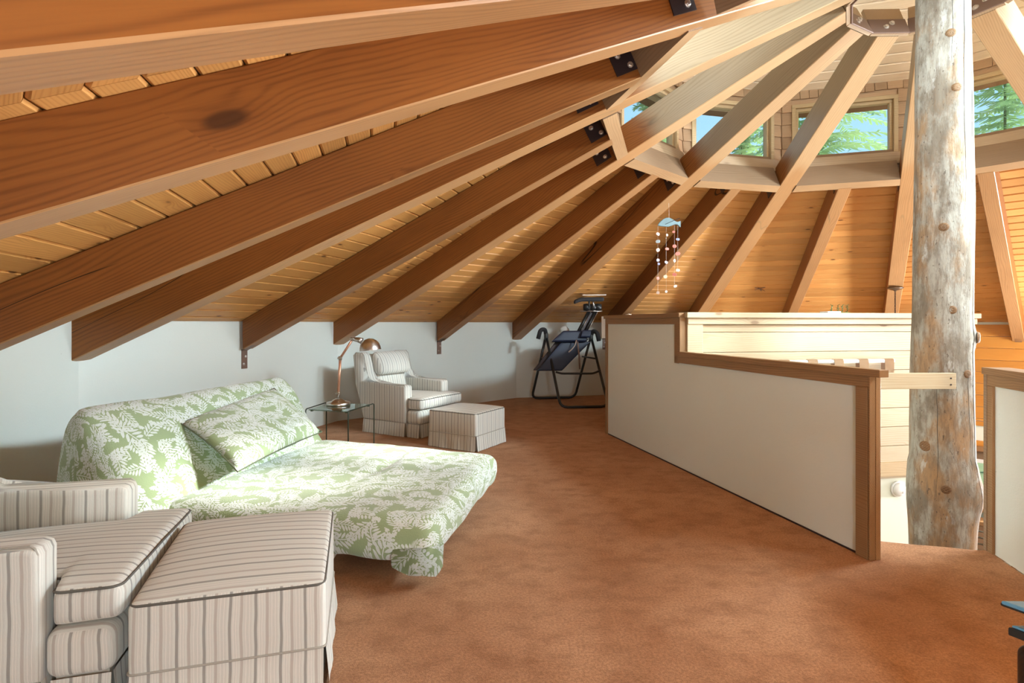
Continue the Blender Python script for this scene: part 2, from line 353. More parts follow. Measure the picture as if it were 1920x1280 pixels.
def tube(bm, pts, r, n=8, cap=True, closed=False):
    pts = [Vector(p) for p in pts]; rings = []
    rs = r if isinstance(r, (list, tuple)) else [r]*len(pts)
    up = None; m = len(pts)
    for i, p in enumerate(pts):
        if closed: t = (pts[(i+1) % m]-pts[i-1]).normalized()
        else: t = (pts[min(i+1, m-1)]-pts[max(i-1, 0)]).normalized()
        if up is None: up = Vector((0, 0, 1)) if abs(t.z) < .9 else Vector((1, 0, 0))
        s = t.cross(up).normalized(); up = s.cross(t).normalized()
        rings.append([bm.verts.new(p+(s*math.cos(2*PI*j/n)+up*math.sin(2*PI*j/n))*rs[i]) for j in range(n)])
    for i in range(m if closed else m-1):
        a, b = rings[i], rings[(i+1) % m]
        for j in range(n): bm.faces.new((a[j], a[(j+1) % n], b[(j+1) % n], b[j]))
    if cap and not closed: bm.faces.new(rings[0][::-1]); bm.faces.new(rings[-1])
    return bm
def bend(pts, r=.03, n=4):
    """round the corners of a polyline"""
    pts = [Vector(p) for p in pts]; out = [pts[0]]
    for a, b, c in zip(pts, pts[1:], pts[2:]):
        u = (a-b); v = (c-b); k = min(r, u.length*.45, v.length*.45); p = b+u.normalized()*k; q = b+v.normalized()*k
        for i in range(n+1):
            t = i/n; out.append(p*(1-t)**2+b*2*t*(1-t)+q*t*t)
    out.append(pts[-1]); return out
def lathe(bm, prof, n=24, c=(0, 0, 0), mtx=None):
    rings = []
    for r, z in prof:
        if r < 1e-6: rings.append([bm.verts.new((c[0], c[1], c[2]+z))])
        else: rings.append([bm.verts.new((c[0]+r*math.cos(2*PI*j/n), c[1]+r*math.sin(2*PI*j/n), c[2]+z)) for j in range(n)])
    for a, b in zip(rings, rings[1:]):
        for j in range(n):
            q = [a[j % len(a)], a[(j+1) % len(a)], b[(j+1) % len(b)], b[j % len(b)]]
            u = []; [u.append(x) for x in q if x not in u]
            if len(u) > 2: bm.faces.new(u)
    if mtx is not None: bmesh.ops.transform(bm, matrix=mtx, verts=[v for r_ in rings for v in r_])
    return bm
def rbox(dx, dy, dz, r, n=(8, 8, 4), fn=None, bm=None):
    """rounded box centred at origin, dims dx,dy,dz, gridded; fn(Vector)->Vector"""
    bm = bm or BM(); H = Vector((dx/2, dy/2, dz/2)); cache = {}
    def ax(L, k):
        ins = L-r; s = [-L, -L+r*.3, -L+r*.65]
        s += [-ins+2*ins*i/k for i in range(k+1)]
        return s+[L-r*.65, L-r*.3, L]
    A = [ax(H[i], n[i]) for i in range(3)]
    def vert(i, j, k):
        key = (i, j, k)
        if key not in cache:
            p = Vector((A[0][i], A[1][j], A[2][k])); q = Vector([max(-(H[t]-r), min(H[t]-r, p[t])) for t in range(3)])
            d = p-q
            if d.length > 1e-9: p = q+d.normalized()*r
            cache[key] = bm.verts.new(fn(p) if fn else p)
        return cache[key]
    nx, ny, nz = len(A[0])-1, len(A[1])-1, len(A[2])-1
    def q(*v):
        try: bm.faces.new(v)
        except ValueError: pass
    for i in range(nx):
        for j in range(ny):
            for k in (0, nz): q(vert(i, j, k), vert(i+1, j, k), vert(i+1, j+1, k), vert(i, j+1, k))
    for i in range(nx):
        for k in range(nz):
            for j in (0, ny): q(vert(i, j, k), vert(i+1, j, k), vert(i+1, j, k+1), vert(i, j, k+1))
    for j in range(ny):
        for k in range(nz):
            for i in (0, nx): q(vert(i, j, k), vert(i, j+1, k), vert(i, j+1, k+1), vert(i, j, k+1))
    return bm
def copy_tree(o, parent=None):
    c = o.copy(); COL.objects.link(c)
    if parent: c.parent = parent
    for ch in list(o.children): copy_tree(ch, c)
    return c
# ------------------------------------------------------------ roof frames
VIS = list(range(-3, 4))                 # sectors in view (between corner k and k+1)
def sector(k, apex, slope=SL):
    a = cang(k+.5); er = Vector((math.cos(a), math.sin(a), 0)); et = Vector((-math.sin(a), math.cos(a), 0))
    beta = math.atan(slope/math.cos(PI/12)); cb, sb = math.cos(beta), math.sin(beta)
    X = -et; Y = er*cb+Vector((0, 0, -sb)); Z = er*sb+Vector((0, 0, cb))
    m = Matrix((X, Y, Z)).transposed().to_4x4(); m.translation = Vector((CX, CY, apex)); return m, cb
def upright(k, ap, z=0.):
    """frame on a face: X left to right seen from inside, Y outward, Z up, origin at apothem ap"""
    a = cang(k+.5); er = Vector((math.cos(a), math.sin(a), 0)); et = Vector((-math.sin(a), math.cos(a), 0))
    m = Matrix((-et, er, Vector((0, 0, 1)))).transposed().to_4x4(); m.translation = Vector((CX, CY, z))+er*ap; return m
C15 = math.cos(PI/12); T15 = math.tan(PI/12)
A_PL = EYE+3.085; A_BT = EYE+2.768; A_UP = EYE+4.03
def trapezoid(bm, s0, s1, cb, z0, z1, inset=0, cham=0):
    """board across a sector between slope distances s0<s1 ; underside z0"""
    h = lambda s: s*cb*T15-inset
    if not cham: prof = [(s0, z0), (s1, z0), (s1, z1), (s0, z1)]
    else: prof = [(s0, z1), (s0, z0+cham), (s0+cham, z0), (s1-cham, z0), (s1, z0+cham), (s1, z1)]
    c = (s0+s1)/2
    a = [bm.verts.new((-h(s), s-c, z)) for s, z in prof]; b = [bm.verts.new((h(s), s-c, z)) for s, z in prof]
    n = len(prof); bm.faces.new(a); bm.faces.new(b[::-1])
    for i in range(n): bm.faces.new((a[i], b[i], b[(i+1) % n], a[(i+1) % n]))
    return c
def shell(name, apex, r0, r1, thick):
    bm = BM(); rings = []
    for r, off in ((r0, 0), (r1, 0), (r1, thick), (r0, thick)):
        rings.append([bm.verts.new(polar(r, cang(k), apex-SL*r+off)) for k in range(12)])
    for i in range(4):
        a, b = rings[i], rings[(i+1) % 4]
        for j in range(12): bm.faces.new((a[j], a[(j+1) % 12], b[(j+1) % 12], b[j]))
    return struct(link(name, bm, M['roof']))
def boards(name, apex, r0, r1, w, mat, vis, thick):
    root = shell(name, apex+.028, r0-.02 if r0 > .5 else r0, r1+.1, thick)
    cb = sector(0, apex)[1]; s = r0*C15/cb; S1 = r1*C15/cb; meshes = []
    while s < S1-.02:
        e = min(s+w, S1); bm = BM(); c = trapezoid(bm, s+.0025, e-.0025, cb, 0, .02, .002, .010)
        me = bpy.data.meshes.new('plank'); bmesh.ops.recalc_face_normals(bm, faces=bm.faces); bm.to_mesh(me); bm.free(); me.materials.append(mat)
        meshes.append((me, c)); s = e
    for k in vis:
        m, _ = sector(k, apex)
        for me, c in meshes: link('plank', None, parent=root, mtx=m @ Matrix.Translation((0, c, 0)), mesh=me)
    bm = BM()
    for k in [q for q in range(-6, 6) if q not in vis]:
        m, _ = sector(k, apex)
        for me, c in meshes:
            t = BM(); t.from_mesh(me); bmesh.ops.transform(t, matrix=m @ Matrix.Translation((0, c, 0)), verts=t.verts)
            tm = bpy.data.meshes.new('t'); t.to_mesh(tm); t.free(); bm.from_mesh(tm); bpy.data.meshes.remove(tm)
    o = link('plank_rows', bm, mat, root); o['kind'] = 'stuff'
boards('ceiling', A_PL, 2.62, R, .15, M['plank'], VIS, .12)
boards('ceiling.001', A_UP, .1, 2.95, .135, M['plank_pale'], [-4, -3, -2, -1, 0, 1, 2], .1)

# ------------------------------------------------------------ outer walls
def wall_face(name, k, z0, z1, mat, holes=None):
    m = upright(k, R*C15); h = R*math.sin(PI/12); bm = BM()
    if not holes: box(bm, -h-.02, h+.02, 0, .12, z0, z1)
    else:
        x0, x1, a, b = holes
        box(bm, -h-.02, x0, 0, .12, z0, z1); box(bm, x1, h+.02, 0, .12, z0, z1)
        box(bm, x0, x1, 0, .12, z0, a); box(bm, x0, x1, 0, .12, b, z1)
    return struct(link(name, bm, mat, mtx=m))
LOW = -2.6
for k, nm in ((3, 'wall_left'), (2, 'wall_left.001'), (1, 'wall_left.002'), (0, 'wall_back'), (-1, 'wall_back.001')):
    wall_face(nm, k, LOW, EYE+.03, M['plaster'])
for k, nm in ((4, 'wall_front'), (5, 'wall_front.001')): wall_face(nm, k, LOW, EYE+.03, M['plaster'])
for k, nm in ((-6, 'wall_front.002'), (-5, 'wall_right'), (-4, 'wall_right.001')):
    wall_face(nm, k, LOW, EYE+.03, M['plaster'], (-1.2, 1.2, -1.7, .6))
h12 = R*math.sin(PI/12)
for k, nm in ((-3, 'wall_right.002'), (-2, 'wall_back.002')):
    hole = (-1.45, 1.45, -1.55, -.84)
    w = wall_face(nm, k, LOW, EYE+.03, M['plaster_cream'], hole)
    z = EYE-.012; j = 0
    while z > -.2:
        z0 = max(z-.19, -.22)
        link('siding_board', bx(-h12, h12, -.022, 0, z0+.002, z-.002, bev=.004), M['siding'], w); z = z0
        if z0 <= -.22: break
    link('ledge_trim', bx(-h12, h12, -.03, 0, -.30, -.225), M['siding'], w)
    link('ledge_trim', bx(-h12, h12, -.05, 0, -.62, -.54), M['siding'], w)
    link('lintel', bx(-h12, h12, -.1, 0, -.7, -.62), M['trim'], w)
    link('header_panel', bx(-h12, h12, -.02, 0, -.84, -.7), M['header'], w)
    win = struct(empty('window_%d' % (20-k), mtx=upright(k, R*C15)))
    for a, b, c, d in ((-1.45, 1.45, -.9, -.84), (-1.45, 1.45, -1.6, -1.52), (-1.45, -1.39, -1.52, -.9), (1.39, 1.45, -1.52, -.9), (-.03, .03, -1.52, -.9), (-.74, -.7, -1.52, -.9), (.7, .74, -1.52, -.9)):
        link('window_frame', bx(a, b, -.02, .05, c, d), M['white'], win)
    link('pane', bx(-1.39, 1.39, .02, .026, -1.52, -.9), M['glass'], win)
    link('sill', bx(-1.5, 1.5, -.14, .0, -1.66, -1.6), M['trim'], win)
# lower floor and the pine wall's room
lf = BM(); vs = [lf.verts.new(polar(R+.1, cang(k), LOW)) for k in range(12)]; lf.faces.new(vs)
struct(link('floor.001', lf, M['header']))
# white cabinet with a row of drawers under the lower window
cab = empty('wall_shelf', mtx=upright(-3, R*C15))
tag(cab, 'brown slatted wooden shelf below the bright lower window, glimpsed right of the log post', 'shelf')
link('shelf_top', bx(-1.5, 1.5, -.42, -.15, -1.80, -1.74), M['trim'], cab)
for i in range(5): link('slat', bx(-1.5, 1.5, -.40, -.36, -1.88-.1*i, -1.81-.1*i), M['header'], cab)
for i in range(7): link('upright', bx(-1.5+i*.48, -1.45+i*.48, -.36, -.15, LOW, -1.80), M['trim'], cab)

# ------------------------------------------------------------ loft floor with the stair opening
VOID = [(2.31, 3.39), (2.56, 3.318), (2.83, 3.25), (2.40, 1.55), (2.9, .9)]
def loft():
    # floor polygon: wall corners k=-? going round the loft, then back along the opening
    outer = [polar(R, cang(k)) for k in (-1, 0, 1, 2, 3, 4, 5, 6, 7)]
    pts = [(p.x, p.y) for p in outer]
    inner = [(3.2, -.6), (2.62, .9), (2.44, 1.7), (2.83, 3.25), (2.74, 3.262), (2.62, 3.30), (2.47, 3.335), (2.33, 3.375), (2.17, 3.43), (2.13, 3.5), (1.22, 6.8)]
    pts += inner
    bm = BM(); a = [bm.verts.new((x, y, 0)) for x, y in pts]; b = [bm.verts.new((x, y, -.22)) for x, y in pts]
    n = len(pts)
    from mathutils.geometry import tessellate_polygon
    for t in tessellate_polygon([[Vector((x, y, 0)) for x, y in pts]]):
        bm.faces.new([a[i] for i in t]); bm.faces.new([b[i] for i in reversed(t)])
    for i in range(n): bm.faces.new((a[i], a[(i+1) % n], b[(i+1) % n], b[i]))
    return struct(link('floor', bm, M['carpet']))
loft()

# ------------------------------------------------------------ clerestory
RC = 2.62; AC = RC*C15; HC = RC*math.sin(PI/12)
WX, WZ0, WZ1 = .515, EYE+2.00, EYE+2.62
sh_mesh = {}
def shingle(parent, x0, x1, z0, z1):
    key = (round(x1-x0, 2), round(z1-z0, 2)); w, h = key
    if key not in sh_mesh:
        bm = BM(); g = .003
        prism(bm, [(-.006, h), (-.008, h), (-.026, 0), (-.012, 0)], -w/2+g, w/2-g, 'x')
        me = bpy.data.meshes.new('shingle'); bmesh.ops.recalc_face_normals(bm, faces=bm.faces); bm.to_mesh(me); bm.free(); me.materials.append(M['shingle']); sh_mesh[key] = me
    link('shingle', None, parent=parent, mtx=Matrix.Translation(((x0+x1)/2, -random.random()*.006, z0)), mesh=sh_mesh[key])
for k in range(-6, 6):
    m = upright(k, AC)
    bm = BM(); z0, z1 = EYE+1.78, EYE+2.90
    box(bm, -HC-.02, -WX, 0, .1, z0, z1); box(bm, WX, HC+.02, 0, .1, z0, z1); box(bm, -WX, WX, 0, .1, z0, WZ0); box(bm, -WX, WX, 0, .1, WZ1, z1)
    w = struct(link('wall_clerestory' if k == -6 else 'wall_clerestory.%03d' % (k+6), bm, M['shingle'], mtx=m))
    if -4 <= k <= 2:
        z = WZ0-.02; row = 0
        while z < EYE+2.86:
            hgt = min(.15, EYE+2.87-z)
            if hgt < .03: break
            spans = [(-HC+.01, -WX-.045), (WX+.045, HC-.01)] if z < WZ1+.02 else [(-HC+.01, HC-.01)]
            for a, b in spans:
                x = a
                while x < b-.015:
                    ww = random.choice((.07, .09, .11, .13)) if b-a < .3 else random.choice((.1, .13, .16, .2))
                    e = b if x+ww > b-.04 else x+ww
                    shingle(w, x, e, z+random.choice((0, 0, .008)), z+hgt+.01); x = e
            z += .15; row += 1
    win = struct(empty('window_%d' % (k+7), mtx=m))
    f = .035
    for a, b, c, d in ((-WX, WX, WZ1-f, WZ1), (-WX, WX, WZ0, WZ0+f), (-WX, -WX+f, WZ0+f, WZ1-f), (WX-f, WX, WZ0+f, WZ1-f)):
        link('window_frame', bx(a, b, .0, .07, c, d, bev=.004), M['window_wood'], win)
    for a, b, c, d in ((-WX-.045, WX+.045, WZ1, WZ1+.045), (-WX-.045, -WX, WZ0, WZ1), (WX, WX+.045, WZ0, WZ1)):
        link('window_casing', bx(a, b, -.035, .0, c, d, bev=.004), M['window_wood'], win)
    link('pane', bx(-WX+f, WX-f, .045, .05, WZ0+f, WZ1-f), M['glass'], win)
    t = struct(link('trim_%d' % (k+7), bx(-HC-.005, HC+.005, -.045, .0, EYE+1.86, WZ0, bev=.008), M['sill'], mtx=m))
    t2 = struct(link('trim_%d' % (k+27), bx(-HC, HC, -.03, .0, EYE+2.83, EYE+2.92, bev=.006), M['plank_pale'], mtx=m))

# ------------------------------------------------------------ rafters, headers, steel
cs = 1/math.sqrt(1+SL*SL); sn = SL*cs; DP = .2815
def rafter_frame(ang, apex=A_BT):
    er = Vector((math.cos(ang), math.sin(ang), 0)); X = er*cs+Vector((0, 0, -sn)); Z = er*sn+Vector((0, 0, cs)); Y = Z.cross(X)
    m = Matrix((X, Y, Z)).transposed().to_4x4(); m.translation = Vector((CX, CY, apex)); return m
def rafter_mesh(r0, r1, w, mat, name):
    # frame: x = slope distance from the apex, z=0 underside
    x0, x1 = r0/cs, r1/cs
    pts = [(x0, 0), (x1, 0), (x1+DP*SL*0-DP*sn/cs, DP), (x0, DP)]
    bm = BM(); prism(bm, pts, -w/2, w/2, 'y')
    es = [e for e in bm.edges if abs(e.verts[0].co.y-e.verts[1].co.y) < 1e-6 and abs(e.verts[0].co.x-e.verts[1].co.x) > .5]
    bmesh.ops.bevel(bm, geom=es, offset=.006, segments=1, affect='EDGES')
    me = bpy.data.meshes.new(name); bmesh.ops.recalc_face_normals(bm, faces=bm.faces); bm.to_mesh(me); bm.free(); me.materials.append(mat); return me
LW, SW = .19, .145
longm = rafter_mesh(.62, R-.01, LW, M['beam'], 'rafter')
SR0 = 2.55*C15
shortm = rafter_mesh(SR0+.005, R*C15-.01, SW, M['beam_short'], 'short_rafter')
longlab = {-3: 'long fir rafter at the upper right corner, right of the log post', -2: 'long fir rafter that passes just left of the log post',
 -1: 'long fir rafter coming down behind the post end of the tall half wall', 0: 'long fir rafter landing on the white wall left of the inversion table',
 1: 'long cracked fir rafter landing on the white wall just above the desk lamp', 2: 'long fir rafter landing in the wall corner above the left end of the floral futon',
 3: 'long broad near rafter with pale underside crossing the upper left of the photo', 4: 'long fir rafter above the camera', -4: 'long fir rafter beyond the right edge'}
def bolt(bm, p, ax, r=.014, h=.012):
    q = Vector(ax).to_track_quat('Z', 'Y').to_matrix().to_4x4(); q.translation = Vector(p)
    lathe(bm, [(0, 0), (r*1.5, 0), (r*1.5, h*.25), (r, h*.3), (r, h), (r*.8, h*1.15), (0, h*1.15)], 8, mtx=q)
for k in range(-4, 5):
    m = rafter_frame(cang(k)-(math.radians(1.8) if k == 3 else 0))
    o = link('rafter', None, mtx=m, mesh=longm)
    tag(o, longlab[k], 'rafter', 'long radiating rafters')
shortlab = {-3: 'short rafter right of the log post, on a bolted bracket over orange siding', -2: 'short rafter in the honey planked bay left of the hanging chain',
 -1: 'short rafter behind the hanging fish mobile', 0: 'short rafter on a bracket above the striped armchair and its ottoman', 1: 'short rafter on a bracket above the right end of the floral futon back',
 2: 'short brown rafter running off the left edge between the two nearest wall corners', 3: 'topmost rafter at the upper left corner with pale underside'}
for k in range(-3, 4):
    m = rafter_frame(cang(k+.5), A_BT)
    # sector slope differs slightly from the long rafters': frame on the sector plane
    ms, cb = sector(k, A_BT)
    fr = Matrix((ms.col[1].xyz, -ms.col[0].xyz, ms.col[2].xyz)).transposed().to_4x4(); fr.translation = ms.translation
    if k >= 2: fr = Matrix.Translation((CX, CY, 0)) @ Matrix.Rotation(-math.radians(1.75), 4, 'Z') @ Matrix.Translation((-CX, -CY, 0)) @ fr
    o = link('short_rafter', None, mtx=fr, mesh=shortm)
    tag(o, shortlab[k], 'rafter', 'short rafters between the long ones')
    # steel hanger on the inner end (side facing round the room) and wall bracket
    hg = link('hanger_plate', bx(SR0/cs+.0, SR0/cs+.17, SW/2, SW/2+.006, .06, .24), M['steel_dark'], o)
    for p in ((.055, .10), (.115, .18)):
        b = BM(); bolt(b, (SR0/cs+p[0], SW/2+.006, p[1]), (0, 1, 0)); link('bolt', b, M['bolt'], hg)
    # wall bracket as its own thing (only where the photo shows one)
    if k not in (-3, -1, 0, 1): continue
    wb = empty('wall_bracket', mtx=upright(k, R*C15, 0)); zb = A_BT-SL*R
    L = BM(); box(L, -.04, .04, -.008, 0, zb-.19, zb+.02); link('bracket_plate', L, M['steel_brown'], wb)
    L = BM(); box(L, -.04, .04, 0, .15, -.008, 0); lm = Matrix.Translation((0, -.0, zb)) @ Matrix.Rotation(PI-math.atan(SL/C15)*1, 4, 'X')
    bmesh.ops.transform(L, matrix=lm, verts=L.verts); link('bracket_foot', L, M['steel_brown'], wb)
    for dz, dx in ((-.06, .015), (-.14, -.012)):
        b = BM(); bolt(b, (dx, -.008, zb+dz), (0, -1, 0), .010, .008); link('bolt', b, M['bolt'], wb)
    bl = {-3: 'brown steel bracket bolted to the orange siding above the right half wall', -2: 'brown steel bracket behind the pine wall under the short rafter',
          -1: 'brown steel bracket left of the tall end of the half wall', 0: 'brown steel bracket on the white wall right of the striped armchair', 1: 'brown steel bracket on the white wall over the right end of the futon',
          2: 'brown steel bracket on the left wall outside the frame', 3: 'brown steel bracket beside the camera'}
    tag(wb, bl[k], 'bracket', 'steel brackets under the short rafters')
hl = {-3: 'header beam under the clerestory window right of the log post', -2: 'header beam under the clerestory window left of the log post', -1: 'header beam under the clerestory window above the fish mobile',
      0: 'slanting header beam left of the fish mobile bay', 1: 'short slanting header beam beside two dark steel hanger plates', 2: 'long diagonal header beam ending at the second rafter from the top',
      3: 'header beam at the top edge above the near rafter', -4: 'header beam outside the right edge'}
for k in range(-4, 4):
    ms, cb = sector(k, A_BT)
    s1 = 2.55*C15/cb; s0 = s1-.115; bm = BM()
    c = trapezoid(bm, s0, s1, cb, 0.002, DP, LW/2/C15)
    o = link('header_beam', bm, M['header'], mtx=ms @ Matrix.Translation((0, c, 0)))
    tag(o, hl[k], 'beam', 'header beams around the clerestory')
# hanger plates on the side of each long rafter behind the header
for k in range(-3, 4):
    o = [x for x in bpy.data.objects if x.get('label') == longlab[k]][0]
    for sd in (1,):
        p = link('hanger_plate', bx(2.56/cs, 2.56/cs+.17, LW/2 if sd > 0 else -LW/2-.006, LW/2+.006 if sd > 0 else -LW/2, .06, .24), M['steel_dark'], o)
        for q in ((.055, .10), (.115, .18)):
            b = BM(); bolt(b, (2.56/cs+q[0], sd*(LW/2+.006), q[1]), (0, sd, 0)); link('bolt', b, M['bolt'], p)
# hub
hub = tag(empty('hub_ring', (CX, CY, 0)), 'faceted brown steel hub ring with bolted plates around the top of the log post', 'hub ring')
for k in range(-6, 6):
    fr = rafter_frame(cang(k)); fr.translation = fr.translation-Vector((CX, CY, 0))
    x = .585/cs; hw = .585*T15
    link('hub_plate', bx(x-.012, x, -hw, hw, -.012, .155, bev=.003), M['steel_brown'], hub, mtx=fr)
    p = link('hub_block', bx(x, .615/cs, -hw, hw, -.0, DP+.02), M['sill'], hub, mtx=fr)
    b = link('hub_weld', tube(BM(), [(x-.006, hw, -.012), (x-.006, hw, .155)], .008, 6), M['steel_brown'], hub, mtx=fr)
    for q in ((-.03, .10), (.03, .055)):
        b = BM(); bolt(b, (x-.012, q[0], q[1]), (-1, 0, 0), .016, .014); link('bolt', b, M['bolt'], hub, mtx=fr)
for o in [x for x in bpy.data.objects if x.get('label') in (longlab[4], longlab[-4])]: pass

# ------------------------------------------------------------ log post
def logpost():
    root = tag(empty('log_post', (CX, CY, LOW)), 'thick weathered peeled log post standing in the stair opening', 'post')
    bm = BM(); n = 64; zs = [LOW+i*.05 for i in range(int((EYE+3.95-LOW)/.05)+1)]; rings = []
    kn = [(-2.75, .45, .02, .06), (-2.15, .16, .006, .06), (-2.2, 2.05, .008, .06), (-.75, 1.25, .03, .05), (-.62, .1, .03, .12), (-1.35, .99, .006, .05), (-1.95, 1.45, .006, .05), (-1.75, 3.05, .007, .06), (-1.95, 3.45, .007, .05), (-2.0, 3.75, .007, .05), (-1.2, 3.95, .007, .05)]
    kpos = []
    def rad(a, z):
        r = .222-.0085*(z-LOW)
        if z < .35: r += .02*math.exp(-((z-.1)/.25)**2)
        q = Vector((math.cos(a)*1.3, math.sin(a)*1.3, z*.55)); r += .016*noise.noise(q)+.007*noise.noise(q*3.1)
        for ka, kz, h, s in kn:
            d = ((((a-ka+PI) % (2*PI))-PI)*.2)**2+(z-kz)**2; r += h*math.exp(-d/(s*s))
        return r
    for z in zs:
        ring = []
        for j in range(n):
            a = 2*PI*j/n; r = rad(a, z)
            ring.append(bm.verts.new((r*math.cos(a), r*math.sin(a), z-LOW)))
        rings.append(ring)
    for a, b in zip(rings, rings[1:]):
        for j in range(n): bm.faces.new((a[j], a[(j+1) % n], b[(j+1) % n], b[j]))
    bm.faces.new(rings[0][::-1]); bm.faces.new(rings[-1])
    link('trunk', bm, M['log'], root, smooth=True)
    for ka, kz, h, s in kn:
        b = BM(); r = rad(ka, kz); p = Vector((r*math.cos(ka), r*math.sin(ka), kz-LOW)); ax = Vector((math.cos(ka), math.sin(ka), 0))
        q = ax.to_track_quat('Z', 'Y').to_matrix().to_4x4(); q.translation = p-ax*.012; s2 = .024+.25*h
        lathe(b, [(0, .011), (s2*.3, .014), (s2*.45, .010), (s2*.7, .016), (s2*.85, .012), (s2*1.1, .013), (s2*1.4, 0)], 14, mtx=q); link('knot', b, M['knot'], root, smooth=True)
    # long drying cracks
    for a0, z0, z1, w in ((-1.02, .0, 1.9, .0032), (-1.05, 1.95, 3.9, .0025), (-1.45, 2.2, 4.6, .003), (-1.9, 3.2, 4.3, .002), (-1.3, .3, 1.2, .002), (-2.4, .1, 1.0, .0018)):
        pts = []; z = z0
        while z < z1:
            a = a0+.12*noise.noise(Vector((a0*7, 0, z*1.3)))+.03*noise.noise(Vector((a0*7, 5, z*6))); r = rad(a, z)-.0005
            pts.append((r*math.cos(a), r*math.sin(a), z-LOW)); z += .04
        link('drying_crack', tube(BM(), pts, [w*(.25+.75*math.sin(PI*i/(len(pts)-1))) for i in range(len(pts))], 5), M['crack'], root)
logpost()
# ------------------------------------------------------------ half walls
def frame2(p, q):
    """x along p->q, y to the left, z up"""
    d = (Vector(q)-Vector(p)); a = math.atan2(d.y, d.x); m = Matrix.Rotation(a, 4, 'Z'); m.translation = Vector((p[0], p[1], 0)); return m, d.length
A0 = (1.164, 6.73); B0 = (2.05, 3.12)
m, L = frame2(A0, B0); LS = 1.70          # step at 1.70 m
hw_ = struct(link('wall_stair', None, mtx=m, mesh=(lambda bm: (lambda me: (bm.to_mesh(me), me.materials.append(M['plaster']), bm.free(), me)[-1])(bpy.data.meshes.new('wall_stair')))(prism(BM(), [(0, 0), (L, 0), (L, 1.05), (LS, 1.05), (LS, 1.41), (0, 1.41)], 0, .055, 'y'))))
T = M['trim']
# y=0 is the right-hand side seen from p to q ... room side is y<0
def tb(x0, x1, y0, y1, z0, z1, mat=T, par=hw_, name='trim_board', bev=.003): return link(name, bx(x0, x1, y0, y1, z0, z1, bev=bev), mat, par)
tb(-.02, LS+.02, -.03, .06, 1.41, 1.45, name='cap')
tb(LS+.02, L+.085, -.03, .035, 1.05, 1.092, name='cap')
tb(LS-.02, LS+.022, -.022, .06, 1.05, 1.41)
tb(0, LS-.02, -.016, 0, 1.345, 1.41)
tb(LS-.085, LS-.02, -.016, 0, .98, 1.345)
tb(LS-.085, L-.0, -.016, 0, .985, 1.05)
tb(0, .055, -.016, 0, 0, 1.345)
tb(L-.085, L-.004, -.018, 0, 0, .985)
tb(L, L+.012, -.018, .022, 0, 1.05)
tb(L, L+.014, .024, .058, 0, 1.05)
tb(.055, L-.085, -.004, 0, 0, .012, M['steel_dark'])
# the part of the wall that runs back to the outer wall
m2, L2 = frame2((1.17, 6.80), (polar(R, cang(-1)).x-.05, polar(R, cang(-1)).y-.15))
bw = struct(link('wall_stair.001', bx(0, L2, -.085, 0, 0, 1.38), M['plaster'], mtx=m2))
tb(0, L2, -.105, .02, 1.38, 1.42, par=bw, name='cap')
card = tag(link('white_card', bx(-.035, -.022, -.05, .0, 1.17, 1.44), M['white'], mtx=m), 'narrow white card standing against the far end of the tall half wall', 'card')
small = tag(empty('small_clip', mtx=m @ Matrix.Translation((.55, .03, 1.452))), 'small cream clip lying on the tall half wall cap', 'clip')
link('body', rbox(.1, .03, .012, .005, (3, 2, 1)), M['white'], small); link('spring', lathe(BM(), [(0, -.008), (.012, -.008), (.012, .012), (0, .012)], 10), M['chrome'], small)
# right half wall
m3, L3 = frame2((2.835, 3.235), (2.44, 1.68))
rw = struct(link('wall_stair.002', bx(0, L3, 0, .085, 0, 1.05, bev=0), M['plaster'], mtx=m3))
# its room side (towards the camera) is y<0
tb(-.03, L3, -.03, .11, 1.05, 1.09, par=rw, name='cap', mat=M['trim'])
tb(-.02, L3, -.016, 0, .985, 1.05, par=rw)
tb(.0, .05, -.016, 0, 0, .985, par=rw)
tb(-.03, 0, -.02, .1, 0, 1.05, par=rw, mat=M['header'])
# ------------------------------------------------------------ pine wall beyond the stair
P0 = Vector((1.62, 5.075)); P1 = Vector((4.75, 5.62))
m4, L4 = frame2((P0.x, P0.y), (P1.x, P1.y))
pw = struct(link('wall_pine', bx(.0, L4, .02, .10, -.2, 1.40), M['pine'], mtx=m4))
z = 1.34; k = 0
while z > -.03:
    h = .19 if k else .07
    link('pine_board', bx(.15, L4, 0, .02, z-h+.002, z-.002, bev=.004), M['pine'], pw); z -= h; k += 1
link('corner_board', bx(.0, .155, -.025, .02, .6, 1.36, bev=.004), M['pine'], pw)
link('base_trim', bx(0, L4, -.02, .1, -.17, -.03, bev=.004), M['window_wood'], pw)
link('cap_board', bx(-.02, L4+.03, -.06, .14, 1.405, 1.455, bev=.004), M['pine'], pw)
link('frieze_board', bx(.0, L4+.01, -.035, .02, 1.345, 1.402, bev=.004), M['pine'], pw)
# lower wall beneath
lw = struct(link('wall_lower', bx(-1.5, L4, .05, .14, LOW, -.17), M['plaster_cream'], mtx=m4))
def onwall(x, z, y=0): return m4 @ Vector((x, y, z))
